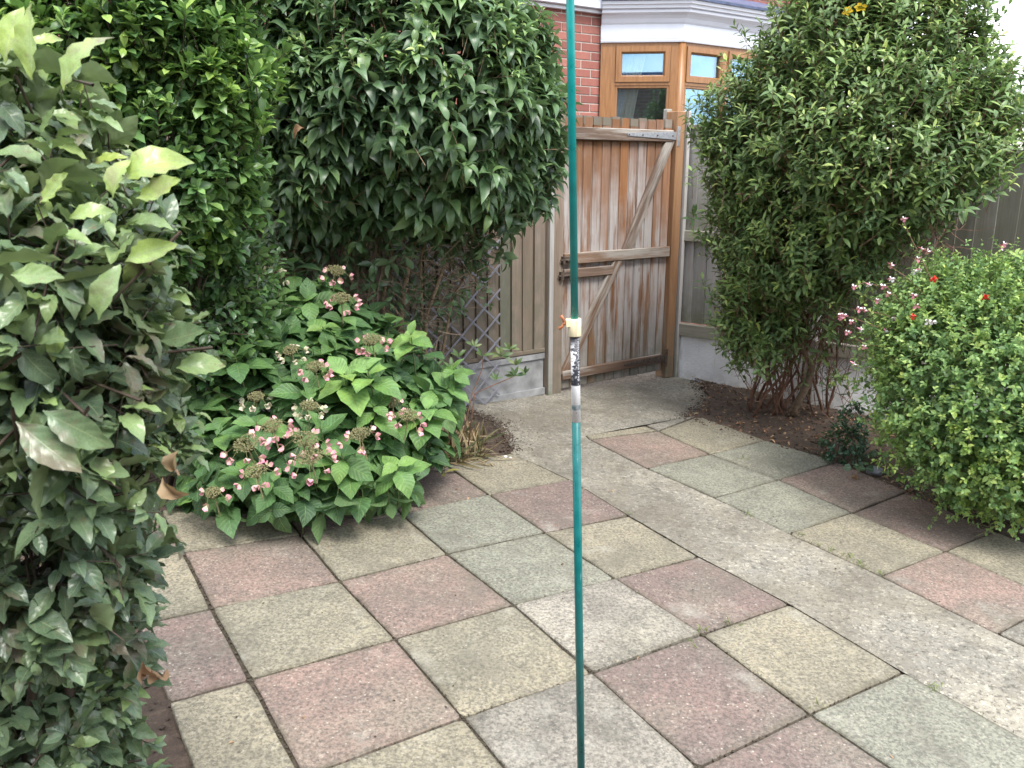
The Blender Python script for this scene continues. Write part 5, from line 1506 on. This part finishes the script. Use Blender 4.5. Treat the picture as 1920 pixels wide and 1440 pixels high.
# the bright sprig, its sunlight put into the leaf tints, and other named leaves
for px, py, Y, ddx, ddz, L, rn in ((225, 340, 1.02, .75, .55, .098, .97), (212, 372, 1.0, .10, 1.0, .062, .93), (255, 372, 1.02, .95, .25, .07, .97), (60, 150, 1.1, .1, 1, .09, .9), (120, 170, 1.1, .45, 1, .10, .85), (10, 120, 1.15, .2, 1, .08, .95), (20, 515, .95, 1, .0, .062, .6),
                             (235, 290 + 200, 1.05, .9, .4, .07, .8), (185, 600, 1.0, .25, 1, .075, .62), (330, 690, 1.15, .9, .25, .075, .7), (300, 640, 1.15, 1, .2, .08, .55), (75, 380, 1.0, .8, .5, .06, .95), (130, 410, 1.02, .8, .35, .055, .95), (30, 790, .98, .75, -.6, .10, .5), (80, 770, .98, 1, -.5, .095, .55)):
    p = at(px, py, Y)[None]
    pB.add(p, np.array([[ddx, -.15, ddz]]), np.array([[-.2 * ddz, -.9, .45]]), np.array([L]), np.array([rn]))
tops = at(60, 700, 1.4)
for k in range(9):
    b = np.array([bb[0] + rng.normal(0, .10), bb[1] + rng.normal(0, .08), 0]); b[2] = gz(b[0], b[1]) - .02
    c, r = by_blobs[rng.integers(0, 11)]
    pB.stem(wiggle(b, c + rng.normal(0, .2, 3) * r + np.array([0, .05, 0]), 6, .02), .011, .005, m_darktwig, 6)
for k in range(26):
    c, r = by_blobs[rng.integers(0, 11)]
    a_ = c + rng.normal(0, .2, 3) * r; b_ = c + nrm(rng.normal(size=3)) * r * .72
    if (b_ - CP) @ FV > .9 and (a_ - CP) @ FV > .9: pB.stem(wiggle(a_, b_, 4, .012), .004, .002, m_darktwig if k % 2 else m_greentwig, 5)
pB.finish(m_darktwig, minpx=20)
# brown dead leaves caught in the laurel
t_dead = [leaf_tmpl(10, .46, .5, .75, c, half=2, wave=.07, waves=2.3, phase=i, twist=1.1, serr=.08) for i, c in enumerate((2.0, 1.5))]
def dead_leaf(px, py, Y, d, L, rn, lab, mat=m_dry, z=(-.2, -.9, .3), cat='dead leaf', nm='dead_leaf', P=None):
    p = at(px, py, Y) if P is None else P
    Yd = nrm(np.array(d, float)); X = nrm(np.cross(Yd, np.array(z, float))); Z = np.cross(X, Yd)
    me = leaves_mesh(nm, [t_dead[rng.integers(0, 2)]], np.array([0]), np.stack([X, Yd, Z], -1)[None], np.zeros((1, 3)), np.array([L]), np.array([rn]), mat)
    o = meshobj(nm, me); o.location = tuple(p); tag(o, lab, cat); return o
dead_leaf(335, 845, 1.12, (-.6, -.1, -.7), .055, .9, 'pale orange dead leaf pointing down from the bay laurel, above the hanging one')
dead_leaf(305, 895, 1.12, (.25, -.1, -.95), .06, .85, 'curled orange brown dead leaf hanging at the right edge of the bay laurel')
dead_leaf(268, 1240, 1.35, (-.15, -.1, -1), .085, .6, 'large rust brown dead leaf hanging low in the bay laurel', z=(.4, -.9, 0))
dead_leaf(285, 1255, 1.38, (.05, .0, -1), .055, .75, 'lighter tan dead leaf just right of the large rust brown one')
dead_leaf(570, 240, 3.3, (-.9, -.2, -.15), .07, .75, 'dry brown leaf caught on the front of the dome topped shrub', z=(0, -.7, .7))
# fallen leaves on the paving and beds
def fallen(px, py, L, rn, lab, mat=m_dry, ang=0.0, h=.012):
    return dead_leaf(0, 0, 0, (math.cos(ang), math.sin(ang), .05), L, rn, lab, mat, z=(0, -.1, 1), cat='fallen leaf', nm='fallen_leaf', P=gpt(px, py, h))
fallen(625, 962, .09, .8, 'large pale yellow fallen leaf lying on the dark slab under the hydrangea', m_dryp, .6)
fallen(615, 945, .045, .7, 'small pale fallen leaf left of the large yellow one', m_dryp, 2.2)
fallen(1595, 895, .07, .8, 'curled tan fallen leaf lying against the holly seedling', m_dry, -.3)
fallen(1765, 935, .08, .7, 'long light brown fallen leaf on the soil near the lime green bush', m_dry, -.6)
fallen(1380, 795, .06, .75, 'tan fallen leaf at the far corner of the right bed', m_dry, .3)
m = 2600
P = pick_pts(bedR, m, .006)
near = (rng.random(m) < np.clip(1.4 - np.abs(P[:, 0] - 1.6) * .8, .1, 1))
P = P[near]; m = len(P)
Yd = nrm(np.stack([rng.normal(0, 1, m), rng.normal(0, 1, m), rng.normal(.08, .15, m)], 1)); Z0 = rng.normal(0, .35, (m, 3)) + np.array([0, 0, 1.]); X = nrm(np.cross(Yd, Z0)); Z = np.cross(X, Yd)
me = leaves_mesh('leaf_litter', [leaf_tmpl(3, .4, .5, .3, .8), leaf_tmpl(3, .3, .5, .3, 1.2)], rng.integers(0, 2, m), np.stack([X, Yd, Z], -1), P, rng.uniform(.010, .045, m), rng.random(m), m_dry)
tag(meshobj('leaf_litter', me), 'brown leaf litter scattered on the right hand bed', 'leaf litter', None, 'stuff')
tw = Buf()
for P_, nn_ in ((bedR, 420), (bedL, 140)):
    for p in pick_pts(P_, nn_, .008):
        a = rng.uniform(0, 6.28); L = rng.uniform(.03, .13); tw.tube([p, p + np.array([math.cos(a) * L * .5, math.sin(a) * L * .5, .006]), p + np.array([math.cos(a + .2) * L, math.sin(a + .2) * L, 0])], [.0016, .0014, .0008], 3, False)
tag(tw.obj('fallen_twigs', m_redtwig), 'thin fallen twigs scattered over the beds', 'twigs', None, 'stuff')
m = 46; P = np.array([gpt(rng.uniform(420, 1850), rng.uniform(900, 1400), .003) for _ in range(m)])
m_crumb = plain('dark_debris', (.05, .035, .025), .9, .4, 60)
tag(pebbles('patio_crumbs', list(P), (.002, .005), m_crumb), 'tiny dark crumbs scattered on the paving', 'debris')
m = 60
P = np.array([gpt(rng.uniform(560, 1150), rng.uniform(850, 1010), .004) if k % 2 else gpt(rng.uniform(380, 1880), rng.uniform(860, 1430), .004) for k in range(m)])
Yd = nrm(np.stack([rng.normal(0, 1, m), rng.normal(0, 1, m), rng.normal(.03, .06, m)], 1)); Z0 = rng.normal(0, .2, (m, 3)) + np.array([0, 0, 1.]); X = nrm(np.cross(Yd, Z0)); Z = np.cross(X, Yd)
me = leaves_mesh('patio_litter', [leaf_tmpl(3, .4, .5, .3, .8), leaf_tmpl(3, .25, .5, .3, 1.2)], rng.integers(0, 2, m), np.stack([X, Yd, Z], -1), P, rng.uniform(.008, .024, m), rng.random(m), m_dry)
tag(meshobj('patio_litter', me), 'small dry leaf fragments scattered thinly on the paving', 'leaf litter', None, 'stuff')
# stones
m_stone = plain('slate_grey_stone', (.14, .15, .17), .7, .3, 30); m_pale = plain('pale_stone', (.6, .58, .54), .8, .1, 30)
def stone(px, py, r, mat, lab, flat=.5):
    p = gpt(px, py, r * flat * .6); bm = bmesh.new(); bmesh.ops.create_icosphere(bm, subdivisions=2, radius=r)
    for v_ in bm.verts:
        v_.co *= 1 + random.uniform(-.14, .14); v_.co.z *= flat
    me = bpy.data.meshes.new('stone'); bm.to_mesh(me); bm.free(); me.materials.append(mat)
    o = meshobj('stone', me); o.location = tuple(p); tag(o, lab, 'stone')
stone(1640, 883, .045, m_stone, 'grey flecked flat stone on the bed edge right of the holly seedling')
stone(1393, 752, .04, m_stone, 'dark slate coloured stone beside the feet of the tall shrub stems', .35)
stone(947, 856, .012, m_pale, 'white chip of stone at the tip of the soil patch by the gate path')
stone(957, 858, .008, m_pale, 'tiny white chip right beside the larger white chip')
stone(1345, 742, .022, m_pale, 'pale pebble among the litter near the white wall')
